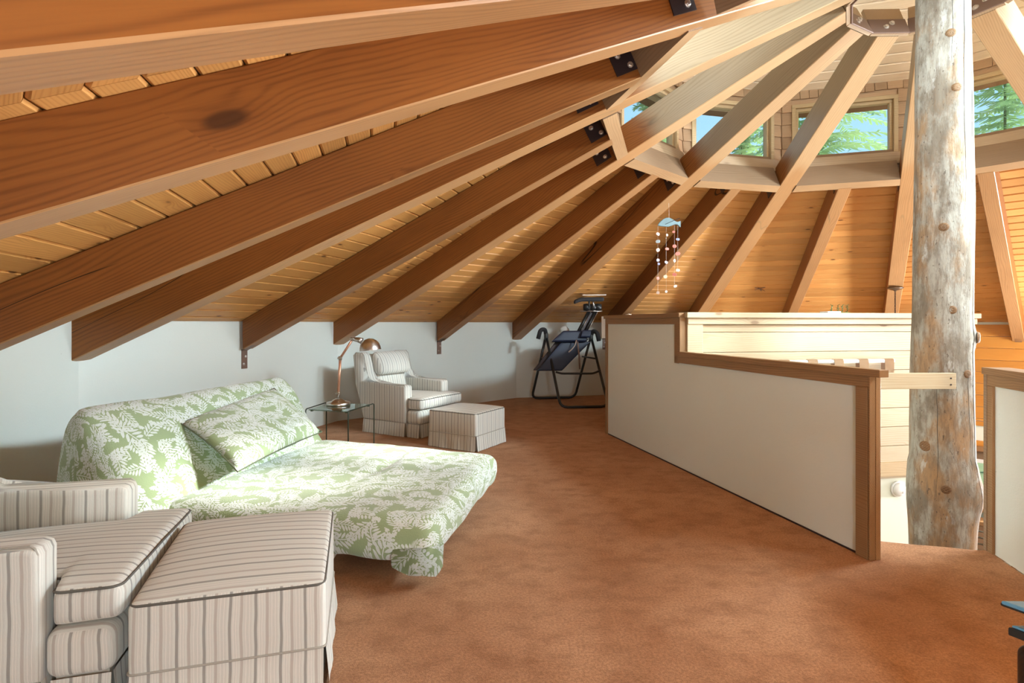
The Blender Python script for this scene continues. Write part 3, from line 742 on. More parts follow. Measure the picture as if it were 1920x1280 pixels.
# x on the pine wall for a picture column
def xw(px):
    t = (px-960)/1023.1; d = m4.to_3x3() @ Vector((1, 0, 0)); return (t*m4.translation.y-m4.translation.x)/(d.x-t*d.y)
det = tag(empty('smoke_alarm', mtx=m4 @ Matrix.Translation((xw(1690), .05, 1.35-(920-606.7)*5.45/1023)) @ Matrix.Rotation(PI/2, 4, 'X')), 'round white smoke alarm on the pale green wall left of the log post', 'smoke alarm')
link('base', lathe(BM(), [(0, 0), (.078, 0), (.08, .015), (.074, .02), (0, .02)], 32), M['white'], det, smooth=False)
link('body', lathe(BM(), [(0, .02), (.066, .02), (.066, .036), (.058, .05), (.03, .056), (0, .057)], 32), M['white'], det, smooth=True)
link('button', lathe(BM(), [(0, .055), (.012, .055), (.012, .062), (0, .063)], 14, c=(.02, -.02, 0)), M['white'], det)
# curtain rod with canvas tabs
zr = 1.35-(677-606.7)*5.3/1023
rod = tag(empty('curtain_rod', mtx=m4), 'white rod mounted on the pine wall behind the low half wall', 'rod')
xr0, xr1 = xw(1440), xw(1664)
link('pole', tube(BM(), [(xr0, -.07, zr), (xr1, -.07, zr)], .019, 16), M['white'], rod, smooth=True)
for x in (xr0+.01, xr1-.01): link('rod_bracket', tube(BM(), [(x, -.07, zr), (x, 0.0, zr)], .009, 8), M['white'], rod)
cur = tag(empty('tab_curtain', mtx=m4), 'tan canvas tab-top curtain hanging from the white rod on the pine wall', 'curtain')
for px in (1460, 1512, 1560, 1606, 1653):
    x = xw(px); bm = BM(); prof = []
    for i in range(13):
        a = PI*i/12; prof.append((-.07+.024*math.cos(a+PI), zr+.024*math.sin(a)))
    front = [(-.094, zr-.16)]+prof+[(-.046, zr-.16)]
    ins = [(-.07+(y+.07)*.9, z-.002 if z > zr else z) for y, z in front]
    hw2 = .052
    a = [bm.verts.new((x-hw2, y, z)) for y, z in front]; b = [bm.verts.new((x+hw2, y, z)) for y, z in front]
    for i in range(len(a)-1): bm.faces.new((a[i], a[i+1], b[i+1], b[i]))
    bmesh.ops.solidify(bm, geom=bm.faces[:], thickness=.003)
    link('tab', bm, M['canvas'], cur, smooth=True)
bm = BM(); n = 80; rows = [[], []]
for i in range(n+1):
    x = xr0+(xw(1632)-xr0)*i/n; y = -.07+.02*math.sin(i*.55)
    rows[0].append(bm.verts.new((x, y, zr-.15))); rows[1].append(bm.verts.new((x, y*1.05, zr-.40)))
for i in range(n): bm.faces.new((rows[0][i], rows[0][i+1], rows[1][i+1], rows[1][i]))
bmesh.ops.solidify(bm, geom=bm.faces[:], thickness=.003); link('curtain_panel', bm, M['canvas'], cur, smooth=True)
# plank nailed to the post
pk = BM(); a = Vector((2.14, 3.16, 0)); b = Vector((3.13, 3.885, 0))
d = (b-a); ang = math.atan2(d.y, d.x); mm = Matrix.Rotation(ang, 4, 'Z'); mm.translation = a+Vector((0, 0, 0))
pm = Matrix.Rotation(0, 4, 'Z'); pm.translation = Vector((2.1, 3.875, 0))
zc = 1.35-(715-606.7)*3.83/1023
pl = tag(link('nailed_plank', bx(0.35, 1.04, -.02, .02, zc-.056, zc+.056, bev=.003), M['pine'], mtx=pm), 'short pale pine plank nailed across the log post', 'plank')
for dz in (-.025, .02): link('nail', lathe(BM(), [(0, 0), (.006, 0), (.006, .003), (0, .003)], 8, mtx=Matrix.Translation((1.0, -.0205, zc+dz)) @ Matrix.Rotation(PI/2, 4, 'X')), M['steel_dark'], pl)
# objects along the pine wall top
sg = tag(empty('dried_sprigs', mtx=m4 @ Matrix.Translation((0, .04, 1.455))), 'row of small dark dried sprigs on top of the pine wall', 'dried plants')
random.seed(3)
for px in (1565, 1577, 1585, 1594):
    x = xw(px); bm = BM(); tube(bm, [(x, 0, 0), (x+.004, 0, .05), (x, 0, .082)], [.004, .003, .001], 5)
    for i in range(9):
        z = .012+i*.008; a = random.random()*6; tube(bm, [(x, 0, z), (x+.018*math.cos(a), .018*math.sin(a), z+.012)], [.004, .0015], 5)
    link('sprig', bm, M['succulent'], sg)
link('sprig_base', bx(xw(1572), xw(1597), -.02, .02, 0, .008), M['succulent'], sg)
bk = tag(link('white_box', bx(xw(1544), xw(1568), -.06, .05, 1.455, 1.47, bev=.002), M['white'], mtx=m4), 'flat white box lying on the pine wall top beside the sprigs', 'box')
# ------------------------------------------------------------ pendant on chain
pr = 4.84; pc = polar(pr, cang(-2), A_BT-SL*pr)
pd = tag(empty('pendant_lamp', pc), 'pendant lamp with bronze ceiling canopy and chain left of the log post', 'lamp')
link('canopy', lathe(BM(), [(0, .012), (.105, .012), (.11, 0), (.095, -.012), (.06, -.02), (.05, -.03), (.02, -.035), (.012, -.05), (0, -.05)], 28), M['bronze'], pd, smooth=True)
bm = BM()
for i in range(26):
    z = -.06-i*.026; pts = []
    for j in range(8):
        a = 2*PI*j/8; u = .009*math.cos(a); v = .018*math.sin(a)
        pts.append((u, 0, z+v) if i % 2 else (0, u, z+v))
    tube(bm, pts, .004, 4, closed=True)
ch = link('chain', bm, M['steel_dark'], pd); ch['kind'] = 'stuff'
link('shade', lathe(BM(), [(.02, -.72), (.06, -.74), (.17, -.9), (.18, -.92), (.165, -.9), (.05, -.76), (.02, -.74)], 28), M['steel_dark'], pd, smooth=True)
# dragonfly on the planks
ms, cb = sector(-2, A_PL)
df = tag(empty('dragonfly_ornament', mtx=ms @ Matrix.Translation((-.55, 5.75, -.004))), 'small metal dragonfly ornament on the honey planks near the chain', 'ornament')
link('body', tube(BM(), [(.09, .09, -.01), (.0, .0, -.012), (-.03, -.02, -.012)], [.003, .005, .011], 6), M['steel_brown'], df)
for a in (2.6, 3.5, -.5, 1.2):
    link('wing', rbox(.09, .02, .002, .001, (3, 1, 1), fn=lambda p, a=a: Matrix.Rotation(a, 3, 'Z') @ (p+Vector((.045, 0, -.012)))), M['steel_brown'], df)

# ------------------------------------------------------------ fish mobile
mp = Vector((1.90, 6.6, EYE+1.214))
mb = tag(empty('fish_mobile', mp), 'hanging fish mobile with strings of coloured shell pieces', 'mobile')
pts = [(-.14, -.025), (-.12, .01), (-.08, .045), (-.04, .065), (0, .068), (.04, .05), (.07, .025), (.095, .01), (.115, .02), (.14, .03), (.137, -.005), (.137, -.05), (.125, -.04), (.105, -.012), (.07, -.008), (.03, -.03), (-.01, -.043), (-.06, -.038), (-.11, -.035)]
link('fish_body', prism(BM(), pts, -.012, .012, 'y', bev=.005), M['fish'], mb, smooth=False)
link('fin_rod', tube(BM(), [(-.05, -.014, -.015), (.05, -.016, .03), (.125, -.014, .058)], .0035, 6), M['steel_dark'], mb)
link('hanging_thread', tube(BM(), [(0, 0, .065), (-.005, 0, .26)], .0012, 4), M['white'], mb)
SC = 6.6/1023
strings = [(-.135, [(372, 3, 0), (386, 2, 0), (402, 3, 0), (421, 1, 0), (428, 1, .01), (455, 0, 0), (482, 3, 0)]),
           (-.035, [(374, 3, .01), (400, 0, .01), (425, 1, 0), (452, 5, -.01), (480, 4, 0)]),
           (.065, [(368, 0, -.01), (395, 0, 0), (422, 3, 0), (448, 0, 0), (470, 4, .01)]),
           (.105, [(382, 1, 0), (409, 0, 0), (440, 4, 0)])]
random.seed(5)
for x, items in strings:
    zmax = -(items[-1][0]-352)*SC*1.02
    link('string', tube(BM(), [(x, 0, -.02), (x, 0, zmax)], .0009, 4), M['white'], mb)
    for py, c, dx in items:
        z = -(py-352)*SC; w = random.uniform(.035, .055)
        b = rbox(w*random.uniform(.8, 1.2), .006, w*.75, .0029, (4, 1, 4), fn=lambda p, w=w: Vector((p.x*(1-.5*abs(p.z)/(w*.5)), p.y, p.z)))
        link('shell_piece', b, SHELL[c], mb, mtx=Matrix.Translation((x+dx, 0, z)) @ Matrix.Rotation(random.uniform(-.5, .5), 4, 'Z') @ Matrix.Rotation(random.uniform(-.4, .4), 4, 'Y'))

# ------------------------------------------------------------ upholstered chairs
def crownbox(dx, dy, z0, z1, r, crown, n=(14, 14, 3), extra=None):
    c = (z0+z1)/2; H = (z1-z0)/2
    def fn(p):
        u = max(0, 1-(2*p.x/dx)**2); v = max(0, 1-(2*p.y/dy)**2)
        q = Vector(p)
        if p.z > 0: q.z += crown*(u*v)**.5*min(1, p.z/(H*.5))
        q.z += c
        return extra(q) if extra else q
    return rbox(dx, dy, z1-z0, r, n, fn)
def skirt(parent, x0, x1, y0, y1, z1, flare=.014, tilt=None):
    g = .012
    def panel(a, b, nrm):
        bm = BM(); n = 14; top = []; bot = []
        for i in range(n+1):
            t = g+(1-2*g)*i/n; p = Vector(a).lerp(Vector(b), t); wv = .004*math.sin(i*1.3+a[0]*9)
            top.append(bm.verts.new((p.x, p.y, z1))); bot.append(bm.verts.new((p.x+nrm[0]*(flare+wv), p.y+nrm[1]*(flare+wv), .006)))
        for i in range(n): bm.faces.new((top[i], top[i+1], bot[i+1], bot[i]))
        link('skirt', bm, M['stripe'], parent)
    panel((x0, y0), (x1, y0), (0, -1)); panel((x1, y0), (x1, y1), (1, 0)); panel((x1, y1), (x0, y1), (0, 1)); panel((x0, y1), (x0, y0), (-1, 0))
    link('skirt_lining', bx(x0+.012, x1-.012, y0+.012, y1-.012, .012, z1+.02), M['piping_pale'], parent)
def pipe_loop(parent, pts, r=.0045, mat=None): link('piping', tube(BM(), pts, r, 6, closed=True), mat or M['piping'], parent, smooth=True)
def rrect(x0, x1, y0, y1, r, z, n=5, m=10):
    out = []
    for cx, cy, a in ((x1-r, y1-r, 0), (x0+r, y1-r, PI/2), (x0+r, y0+r, PI), (x1-r, y0+r, 1.5*PI)):
        for i in range(n+1): out.append((cx+r*math.cos(a+PI/2*i/n), cy+r*math.sin(a+PI/2*i/n), z))
    res = []
    for i, p in enumerate(out):
        q = out[(i+1) % len(out)]; res.append(p)
        if (Vector(q)-Vector(p)).length > .1:
            for j in range(1, m): res.append(tuple(Vector(p).lerp(Vector(q), j/m)))
    return res
def ottoman(loc, rz, label, dx=.60, dy=.62, h=.40, rise=0., crown=.028):
    root = tag(empty('ottoman', loc, rz), label, 'ottoman', 'striped ottomans')
    ex = lambda q: Vector((q.x, q.y, q.z+rise*max(0, (q.y/dy+.5))*max(0, (q.z-.16)/(h-.16))))
    link('body', crownbox(dx, dy, .15, h, .022, crown, extra=ex), M['stripe'], root, smooth=True)
    pts = [tuple(ex(Vector(p))) for p in rrect(-dx/2+.004, dx/2-.004, -dy/2+.004, dy/2-.004, .03, h-.006)]
    pipe_loop(root, pts)
    pipe_loop(root, rrect(-dx/2-.001, dx/2+.001, -dy/2-.001, dy/2+.001, .02, .167), .004, M['piping_pale'])
    skirt(root, -dx/2, dx/2, -dy/2, dy/2, .165)
    return root
def armchair(loc, rz, label):
    root = tag(empty('armchair', loc, rz), label, 'armchair', 'striped armchairs')
    S_ = M['stripe']; hw = .42; aw = .13
    prof = [(0, .16), (0, .585), (-.008, .605), (-.03, .615), (-.30, .615), (-.53, .618), (-.60, .65), (-.635, .74), (-.665, .86), (-.69, .95), (-.73, .985), (-.85, .985), (-.885, .95), (-.83, .6), (-.70, .16)]
    for s in (-1, 1):
        y0, y1 = (-hw, -hw+aw) if s < 0 else (hw-aw, hw)
        a = link('arm', prism(BM(), prof, y0, y1, 'y', bev=.028, seg=4), S_, root, smooth=True)
        yo = y0 if s < 0 else y1
        link('piping', tube(BM(), [(x-.01 if i < 3 else x, yo-s*.012, z+.002) for i, (x, z) in enumerate(prof[:11])], .004, 6), M['piping_pale'], a)
    # back between the wings
    def backfn(p):
        t = (p.z+.36)/.72; x = -.61-.16*t+p.x+.03*math.sin(PI*min(1, max(0, t*1.2)))*(1 if p.x > 0 else 0)*(1-(p.y/.3)**2)
        return Vector((x, p.y, .30+.66*t+.0))
    link('backrest', rbox(.14, .60, .72, .05, (3, 10, 10), backfn), S_, root, smooth=True)
    def hp(p):
        t = (p.z+.135)/.27
        return Vector((-.575-.085*t+p.x*(.55+.9*math.sin(PI*min(1, max(0, t*.8+.15)))), p.y, .70+.29*t))
    link('head_pillow', rbox(.13, .58, .27, .06, (3, 10, 5), hp), S_, root, smooth=True)
    link('seat_platform', rbox(.92, .58, .16, .03, (12, 8, 3), lambda p: p+Vector((-.26, 0, .235))), S_, root, smooth=True)
    link('seat_front', rbox(.21, .82, .17, .045, (4, 12, 3), lambda p: p+Vector((.105, 0, .24))), S_, root, smooth=True)
    # T cushion
    x0, x1 = -.56, .235; Lx = x1-x0
    def cfn(p):
        X = p.x+(x0+x1)/2; t = min(1, max(0, (X-.005)/.03)); w = .70+.30*t
        cr = .03*max(0, 1-(2*p.x/Lx)**2)**.5*max(0, 1-(2*p.y/.82)**2)**.5
        z = p.z+(cr if p.z > 0 else -cr*.3)
        return Vector((X, p.y*w, z+.395+.012*(X+.2)))
    bm = BM(); rbox(Lx, .82, .125, .04, (40, 16, 3), cfn, bm); link('seat_cushion', bm, S_, root, smooth=True)
    zt = .395+.056
    loop = rrect(.02, x1-.003, -.405, .405, .03, zt, 5, 8)
    T_ = [(x0+.03, -.28, zt), (-.0, -.282, zt), (.02, -.30, zt), (.025, -.39, zt), (.05, -.405, zt), (.2, -.405, zt), (.228, -.385, zt), (x1-.004, -.2, zt+.003), (x1-.003, 0, zt+.006), (x1-.004, .2, zt+.003), (.228, .385, zt), (.2, .405, zt), (.05, .405, zt), (.025, .39, zt), (.02, .30, zt), (0, .282, zt), (x0+.03, .28, zt)]
    link('piping', tube(BM(), bend(T_, .02, 3), .0045, 6), M['piping'], root, smooth=True)
    skirt(root, -.70, .0, -hw, hw, .165, .016); skirt(root, .02, .20, -.40, .40, .16, .012)
    link('rear_panel', rbox(.05, .70, .78, .02, (2, 8, 6), lambda p: Vector((-.75-.10*(p.z+.39)/.78+p.x, p.y, .55+p.z))), S_, root, smooth=True)
    return root
ang1 = math.atan2(.264, .965); F1 = Vector((.965, .264, 0)); W1 = Vector((-.264, .965, 0))
armchair(Vector((-1.553, 1.785, 0))+W1*.43, ang1, 'striped armchair cut off at the lower left with its seat cushion facing the ottoman')
ottoman(Vector((-1.29, 1.83, 0))*.5+Vector((-.86, 2.62, 0))*.5+Vector((0, -.0, 0)), math.atan2(.17, .61), 'near striped ottoman in the foreground right of the near armchair', .635, .64, .40, .062)
F2a = math.atan2(-.51, .86); W2 = Vector((.51, .86, 0))
armchair(Vector((-1.267, 6.48, 0))+W2*.42, F2a, 'striped armchair by the far wall beside the desk lamp')
ottoman((-.50, 6.14, 0), math.atan2(-.50, .87), 'far striped ottoman in front of the far armchair', .63, .60)

# ------------------------------------------------------------ futon
fu = tag(empty('futon_sofa', (0, 0, 0)), 'folding futon with green and white floral quilted cover', 'futon')
Q1, Q2, Q3, Q4 = [Vector(p) for p in ((-.40, 2.78, 0), (-.10, 4.27, 0), (-1.70, 4.88, 0), (-2.02, 3.08, 0))]
def uvset(o, f):
    me = o.data; uv = me.uv_layers.new(name='UVMap')
    for l in me.loops: uv.data[l.index].uv = f(me.vertices[l.vertex_index].co, l.vertex_index)
AW, BL_ = 1.56, 1.62
store = {}
def seatfn(p):
    u = p.x/AW+.5; v = p.y/BL_+.5   # u along W (near->far), v from front to back
    q = (Q1*(1-u)+Q2*u)*(1-v)+(Q4*(1-u)+Q3*u)*v
    z = p.z
    top = max(0, p.z)/.12
    z += .215
    z += top*(.012*noise.noise(q*3.2)+.014*math.sin(u*PI)*math.sin(max(0, min(1, v))*PI))
    # a crease across the seat
    cr = math.exp(-((v-.42-.18*(u-.6)**2*4)/.03)**2)*math.exp(-((u-.62)/.22)**2); z -= top*.03*cr
    if p.z < 0: # draped lower edge
        wv = .03*noise.noise(Vector((q.x*5, q.y*5, 2))); z += wv*min(1, -p.z/.1); 
        if u < .1 and v < .1: z -= .05*(1-v*10)*(1-u*10) if v > 0 and u > 0 else .05
        out = (q-(Q1+Q2+Q3+Q4)/4); q = q-out.normalized()*.03*min(1, -p.z/.12)
    r = Vector((q.x, q.y, z)); return r
bm = BM(); rbox(AW, BL_, .25, .085, (44, 44, 6), seatfn, bm)
so = link('seat_cover', bm, M['floral'], fu, smooth=True)
ax1 = (Q2-Q1).normalized(); ax2 = (Q4-Q1).normalized()
def seatuv(c, i):
    a = c.dot(ax1)-Q1.dot(ax1); b = c.dot(ax2)-Q1.dot(ax2); dz = c.z-.34
    return (a+(dz if a < .8 else -dz), b+(dz if b < .1 else 0))
uvset(so, seatuv)
prof = [(-.14, .20), (-.06, .33), (.05, .45), (.14, .60), (.24, .75), (.33, .845), (.40, .875), (.47, .865), (.53, .80), (.58, .62), (.62, .40), (.65, .18), (.64, .10), (.4, .12), (.1, .13)]
Dd = Vector((-.956, .292, 0)); 
def smoothp(pts, it=2):
    for _ in range(it):
        out = []
        for a, b in zip(pts, pts[1:]+pts[:1]):
            out += [(a[0]*.75+b[0]*.25, a[1]*.75+b[1]*.25), (a[0]*.25+b[0]*.75, a[1]*.25+b[1]*.75)]
        pts = out
    return pts
prof = smoothp(prof, 2); pc_ = (.30, .40)
bm = BM(); rings = []; ns = 46; uvs = []
plen = [0]
for a, b in zip(prof, prof[1:]): plen.append(plen[-1]+math.hypot(a[0]-b[0], a[1]-b[1]))
Lb = (Q3-Q4).length
for i in range(ns+1):
    s = i/ns; e = min(s, 1-s)*Lb; rr = .11
    t = 1 if e > rr else math.sqrt(max(0, 1-((rr-e)/rr)**2))
    k = .62+.38*t if e > 0 else .3
    base = Q4.lerp(Q3, s*1.10-.10)
    ring = []
    for j, (d, z) in enumerate(prof):
        dd = pc_[0]+(d-pc_[0])*k; zz = .12+(z-.12)*(.80+.20*t)
        zz += -.02*math.sin(s*PI)*(1 if z > .6 else 0)*.5 + .012*noise.noise(Vector((s*5, j*.15, 0)))*(z > .2)
        if s < .05: dd -= 0
        q = base+Dd*(dd+.012*noise.noise(Vector((s*7, j*.2, 4)))); ring.append(bm.verts.new((q.x, q.y, zz))); uvs.append((s*Lb-(1-k)*(.4 if s < .5 else -.4), plen[j]))
    rings.append(ring)
for a, b in zip(rings, rings[1:]):
    for j in range(len(prof)): bm.faces.new((a[j], a[(j+1) % len(prof)], b[(j+1) % len(prof)], b[j]))
bm.faces.new(rings[0][::-1]); bm.faces.new(rings[-1])
bo = link('back_cover', bm, M['floral'], fu, smooth=True)
me = bo.data; uv = me.uv_layers.new(name='UVMap')
for poly in me.polygons:
    wrap = len(poly.vertices) == 4 and max(uvs[v][1] for v in poly.vertices)-min(uvs[v][1] for v in poly.vertices) > 1
    for li in poly.loop_indices:
        v = me.loops[li].vertex_index; u_, v_ = uvs[v]
        if len(poly.vertices) > 4: co = me.vertices[v].co; u_, v_ = co.dot(Dd), co.z
        uv.data[li].uv = (u_, v_+(plen[-1] if wrap and v_ < 1 else 0))
# corner drape fold and supports
bm = BM(); cpts = [(-.62, 2.80, .10), (-.52, 2.755, .075), (-.45, 2.74, .085), (-.385, 2.775, .06), (-.36, 2.86, .08)]
top = [bm.verts.new((x, y+.05, .2)) for x, y, z in cpts]; mid = [bm.verts.new((x, y-.015, .14)) for x, y, z in cpts]; bot = [bm.verts.new(p) for p in cpts]
for a, b in ((top, mid), (mid, bot)):
    for i in range(4): bm.faces.new((a[i], a[i+1], b[i+1], b[i]))
bmesh.ops.solidify(bm, geom=bm.faces[:], thickness=.02)
bmesh.ops.subdivide_edges(bm, edges=bm.edges[:], cuts=1, use_grid_fill=True); bmesh.ops.smooth_vert(bm, verts=bm.verts[:], factor=.5, use_axis_x=True, use_axis_y=True, use_axis_z=True)
dr = link('drape_fold', bm, M['floral'], fu, smooth=True); uvset(dr, lambda c, i: (c.x, c.z+c.y))
for p, q in (((-1.05, 3.02, .055), (-1.10, 4.5, .055)), ((-1.95, 3.3, .055), (-1.8, 4.8, .055))):
    link('bolster_foot', tube(BM(), [p, q], .055, 18), M['foot'], fu, smooth=True)
# throw pillow
C4 = [Vector(p) for p in ((-1.68, 3.30, .41), (-1.56, 4.42, .43), (-2.05, 4.66, .755), (-2.18, 3.55, .66))]
nrm = (C4[1]-C4[0]).cross(C4[3]-C4[0]).normalized()
if nrm.x < 0: nrm = -nrm
bm = BM(); g = 22; V = {}
for side in (1, -1):
    for i in range(g+1):
        for j in range(g+1):
            if side < 0 and (i in (0, g) or j in (0, g)): V[side, i, j] = V[1, i, j]; continue
            u, v = i/g, j/g; uu, vv = 2*u-1, 2*v-1
            pinch = 1-.055*(1-vv*vv)*abs(uu)**3; pv = 1-.06*(1-uu*uu)*abs(vv)**3
            u2, v2 = .5+uu*pinch/2, .5+vv*pv/2
            p = (C4[0]*(1-u2)+C4[1]*u2)*(1-v2)+(C4[3]*(1-u2)+C4[2]*u2)*v2
            th = .085*((1-uu**4)*(1-vv**4))**.6
            th *= 1+.15*noise.noise(p*6); p = p+nrm*(th*side*(1 if side > 0 else .6)+.05)
            V[side, i, j] = bm.verts.new(p)
for side in (1, -1):
    for i in range(g):
        for j in range(g): bm.faces.new((V[side, i, j], V[side, i+1, j], V[side, i+1, j+1], V[side, i, j+1]))
pil = tag(link('throw_pillow', bm, M['floral'], smooth=True), 'rectangular green floral throw pillow leaning on the futon back', 'pillow')
e1 = (C4[1]-C4[0]).normalized(); e2 = (C4[3]-C4[0]).normalized(); uvset(pil, lambda c, i: (c.dot(e1)+.3, c.dot(e2)+.1))
el = [C4[0]+nrm*.05, C4[1]+nrm*.05, C4[2]+nrm*.05, C4[3]+nrm*.05]
lp = []
for i in range(4):
    a, b = el[i], el[(i+1) % 4]; c = sum(el, Vector())/4
    for j in range(10):
        t = j/10; p = a.lerp(b, t); w = 2*t-1; lp.append(p.lerp(c, .055*(1-w*w)))
link('seam', tube(BM(), lp, .0045, 6, closed=True), newmat('seam_green', (.1, .12, .07), .8)[0], pil)

# ------------------------------------------------------------ side table + lamp
TT = [Vector(p) for p in ((-2.02, 5.42, .5), (-1.60, 5.29, .5), (-1.49, 5.79, .5), (-1.97, 5.85, .5))]
st = tag(empty('side_table', (-1.77, 5.58, 0)), 'small glass side table with thin dark wire legs beside the far armchair', 'side table')
oo = Vector((-1.77, 5.58, 0))
bm = BM(); prism(bm, [((p-oo).x, (p-oo).y) for p in TT], .49, .5, 'z'); link('glass_top', bm, M['table_glass'], st)
P = [p-oo for p in TT]
def wire(a, b, c):   # side loop: leg, top rail, leg
    link('wire_frame', tube(BM(), bend([(a.x, a.y, 0), (a.x, a.y, c), (b.x, b.y, c), (b.x, b.y, 0)], .03), .0065, 8), M['green_metal'], st, smooth=True)
wire(P[0]+Vector((-.03, -.0, 0)), P[3]+Vector((-.03, .03, 0)), .502); wire(P[1]+Vector((.012, .0, 0)), P[2]+Vector((.02, .02, 0)), .502)
link('cross_rail', tube(BM(), [(P[0].x, P[0].y+.1, .484), (P[1].x, P[1].y+.1, .484)], .005, 6), M['green_metal'], st)
for p in P: link('glass_clip', lathe(BM(), [(0, .478), (.014, .478), (.014, .49), (0, .49)], 10, c=(p.x*.9, p.y*.86, 0)), M['green_metal'], st)
lb = Vector((-1.82, 5.72, .5))
la = tag(empty('desk_lamp', lb), 'brushed nickel desk lamp with domed shade on the glass side table', 'lamp')
link('base', lathe(BM(), [(0, 0), (.12, 0), (.123, .006), (.12, .026), (.112, .032), (.075, .036), (.062, .05), (.035, .064), (.01, .07), (0, .07)], 36), M['chrome'], la, smooth=True)
j1 = Vector((.02, 0, .49)); j0 = Vector((.0, 0, .12)); j2 = Vector((.15, -.0, .69))
link('stem', tube(BM(), [(0, 0, .065), (0, 0, .12)], .007, 10), M['chrome'], la, smooth=True)
link('lower_arm', tube(BM(), [j0, j1], .0135, 12), M['copper'], la, smooth=True)
link('upper_arm', tube(BM(), [j1+Vector((.01, 0, .015)), j2], .0125, 12), M['copper'], la, smooth=True)
for p in (j0, j1, j2):
    lk = link('joint', lathe(BM(), [(0, -.02), (.018, -.02), (.02, 0), (.018, .02), (0, .02)], 14, c=tuple(p), mtx=None), M['chrome'], la, smooth=True)
    link('wing_knob', rbox(.045, .012, .018, .005, (2, 1, 1), lambda q, p=p: q+p+Vector((0, -.025, 0))), M['chrome'], lk)
link('socket', tube(BM(), [j2, j2+Vector((.07, -.01, -.01)), j2+Vector((.10, -.012, -.02))], [.018, .03, .034], 16), M['chrome'], la, smooth=True)
dm = Matrix.Translation(j2+Vector((.19, -.02, -.115))) @ Matrix.Rotation(-.12, 4, 'Y')
link('shade', lathe(BM(), [(.112, -.002), (.112, 0), (.108, .03), (.095, .068), (.07, .098), (.04, .115), (0, .122), (0, .119), (.039, .112), (.068, .095), (.092, .066), (.105, .03), (.109, 0)], 36, mtx=dm), M['chrome'], la, smooth=True)
link('bulb', lathe(BM(), [(0, .02), (.022, .03), (.028, .05), (.018, .08), (0, .1)], 16, mtx=dm), M['white'], la, smooth=True)

# ------------------------------------------------------------ inversion table
iv = tag(empty('inversion_table', (.95, 9.3, 0)), 'folding black inversion table with navy padded bed in the far corner', 'inversion table')
oi = Vector((.95, 9.3, 0))
def I(px, py, Y): return Vector(((px-960)*Y/1023.1, Y, EYE-(py-606.7)*Y/1023.1))-oi
def bar(name, pts, r, mat=None, rb=.05): return link(name, tube(BM(), bend(pts, rb), r, 10), mat or M['black'], iv, smooth=True)
LA = I(1024, 628, 9.2); RA = I(1108, 630, 9.3)
fl = lambda px, Y: Vector(((px-960)*Y/1023.1, Y, .025))-oi
bar('rear_frame', [LA, fl(997, 9.72), fl(1078, 9.85), RA], .022, rb=.12)
bar('front_frame', [LA, fl(1051, 8.66), fl(1141, 8.75), RA], .022, rb=.12)
for p in (LA, RA): link('pivot_hub', rbox(.07, .09, .14, .03, (2, 2, 2), lambda q, p=p: q+p+Vector((0, 0, -.02))), M['black'], iv, smooth=True)
bar('handle', [LA+Vector((0, 0, .0)), LA+Vector((-.02, -.03, .10)), LA+Vector((-.10, -.08, .09)), LA+Vector((-.14, -.10, -.06))], .036, M['foam'], .05)
bar('handle', [RA, RA+Vector((.02, -.03, .09)), RA+Vector((.09, -.08, .07)), RA+Vector((.12, -.10, -.08))], .036, M['foam'], .05)
bar('crossbar', [I(1042, 697, 8.95), I(1052, 700, 8.95), I(1112, 700, 9.0), I(1126, 694, 9.0)], .017)
bar('crossbar', [I(1092, 668, 9.5), I(1116, 672, 9.1)], .014)
bar('crossbar', [I(1040, 643, 9.1), I(1100, 644, 9.1)], .014)
bar('spreader', [I(1013, 670, 9.4), I(1037, 674, 9.1)], .010, M['chrome'])
bar('strap', [I(1082, 634, 9.0), I(1086, 668, 9.0), I(1087, 692, 9.0)], .014, M['steel_brown'])
# bed
B0_, B1_ = I(1034, 694, 9.05), I(1086, 622, 9.25); up = (B1_-B0_)
def pad(name, c0, c1, w0, w1, th, mat, off=(0, 0, 0)):
    c0 = Vector(c0); c1 = Vector(c1); ax = (c1-c0); s = Vector((1, .1, 0)).normalized(); n_ = ax.cross(s).normalized()
    L_ = ax.length
    def fn(p):
        t = p.z/L_+.5; w = w0+(w1-w0)*t
        return c0+ax*t+s*(p.x*w)+n_*p.y+Vector(off)
    return link(name, rbox(1, th, L_, th*.45, (8, 2, 10), fn), mat, iv, smooth=True)
pad('bed_pad', I(1030, 695, 9.0), I(1080, 640, 9.1), .42, .50, .06, M['navy'])
pad('bed_frame', I(1024, 694, 9.1), I(1076, 634, 9.2), .44, .54, .03, M['steel_dark'])
pad('head_pad', I(1066, 641, 9.0), I(1079, 620, 9.05), .60, .42, .09, M['navy'])
pad('lumbar_pad', I(1097, 633, 8.95), I(1100, 619, 9.0), .17, .15, .08, M['navy'])
link('ball_cushion', lathe(BM(), [(0, -.09), (.05, -.075), (.085, -.03), (.09, 0), (.085, .03), (.05, .075), (0, .09)], 20, c=tuple(I(1058, 620, 9.6))), M['white'], iv, smooth=True)
for dx in (-7, 6):
    bar('boom', [I(1090+dx, 625, 9.1), I(1111+dx, 584, 9.2)], .03, M['black'])
    bar('boom_edge', [I(1090+dx+4, 625, 9.05), I(1111+dx+4, 584, 9.15)], .006, M['chrome'])
pad('boom_plate', I(1090, 625, 9.12), I(1110, 584, 9.22), .14, .14, .02, M['steel_dark'])
bar('ankle_bar', [I(1088, 583, 9.15), I(1129, 583, 9.15)], .012, M['chrome'])
for px in (1100, 1112, 1121): link('ankle_roller', lathe(BM(), [(0, -.06), (.055, -.055), (.065, 0), (.055, .055), (0, .06)], 16, mtx=Matrix.Translation(I(px, 576, 9.15)) @ Matrix.Rotation(PI/2, 4, 'Y')), M['black'], iv, smooth=True)
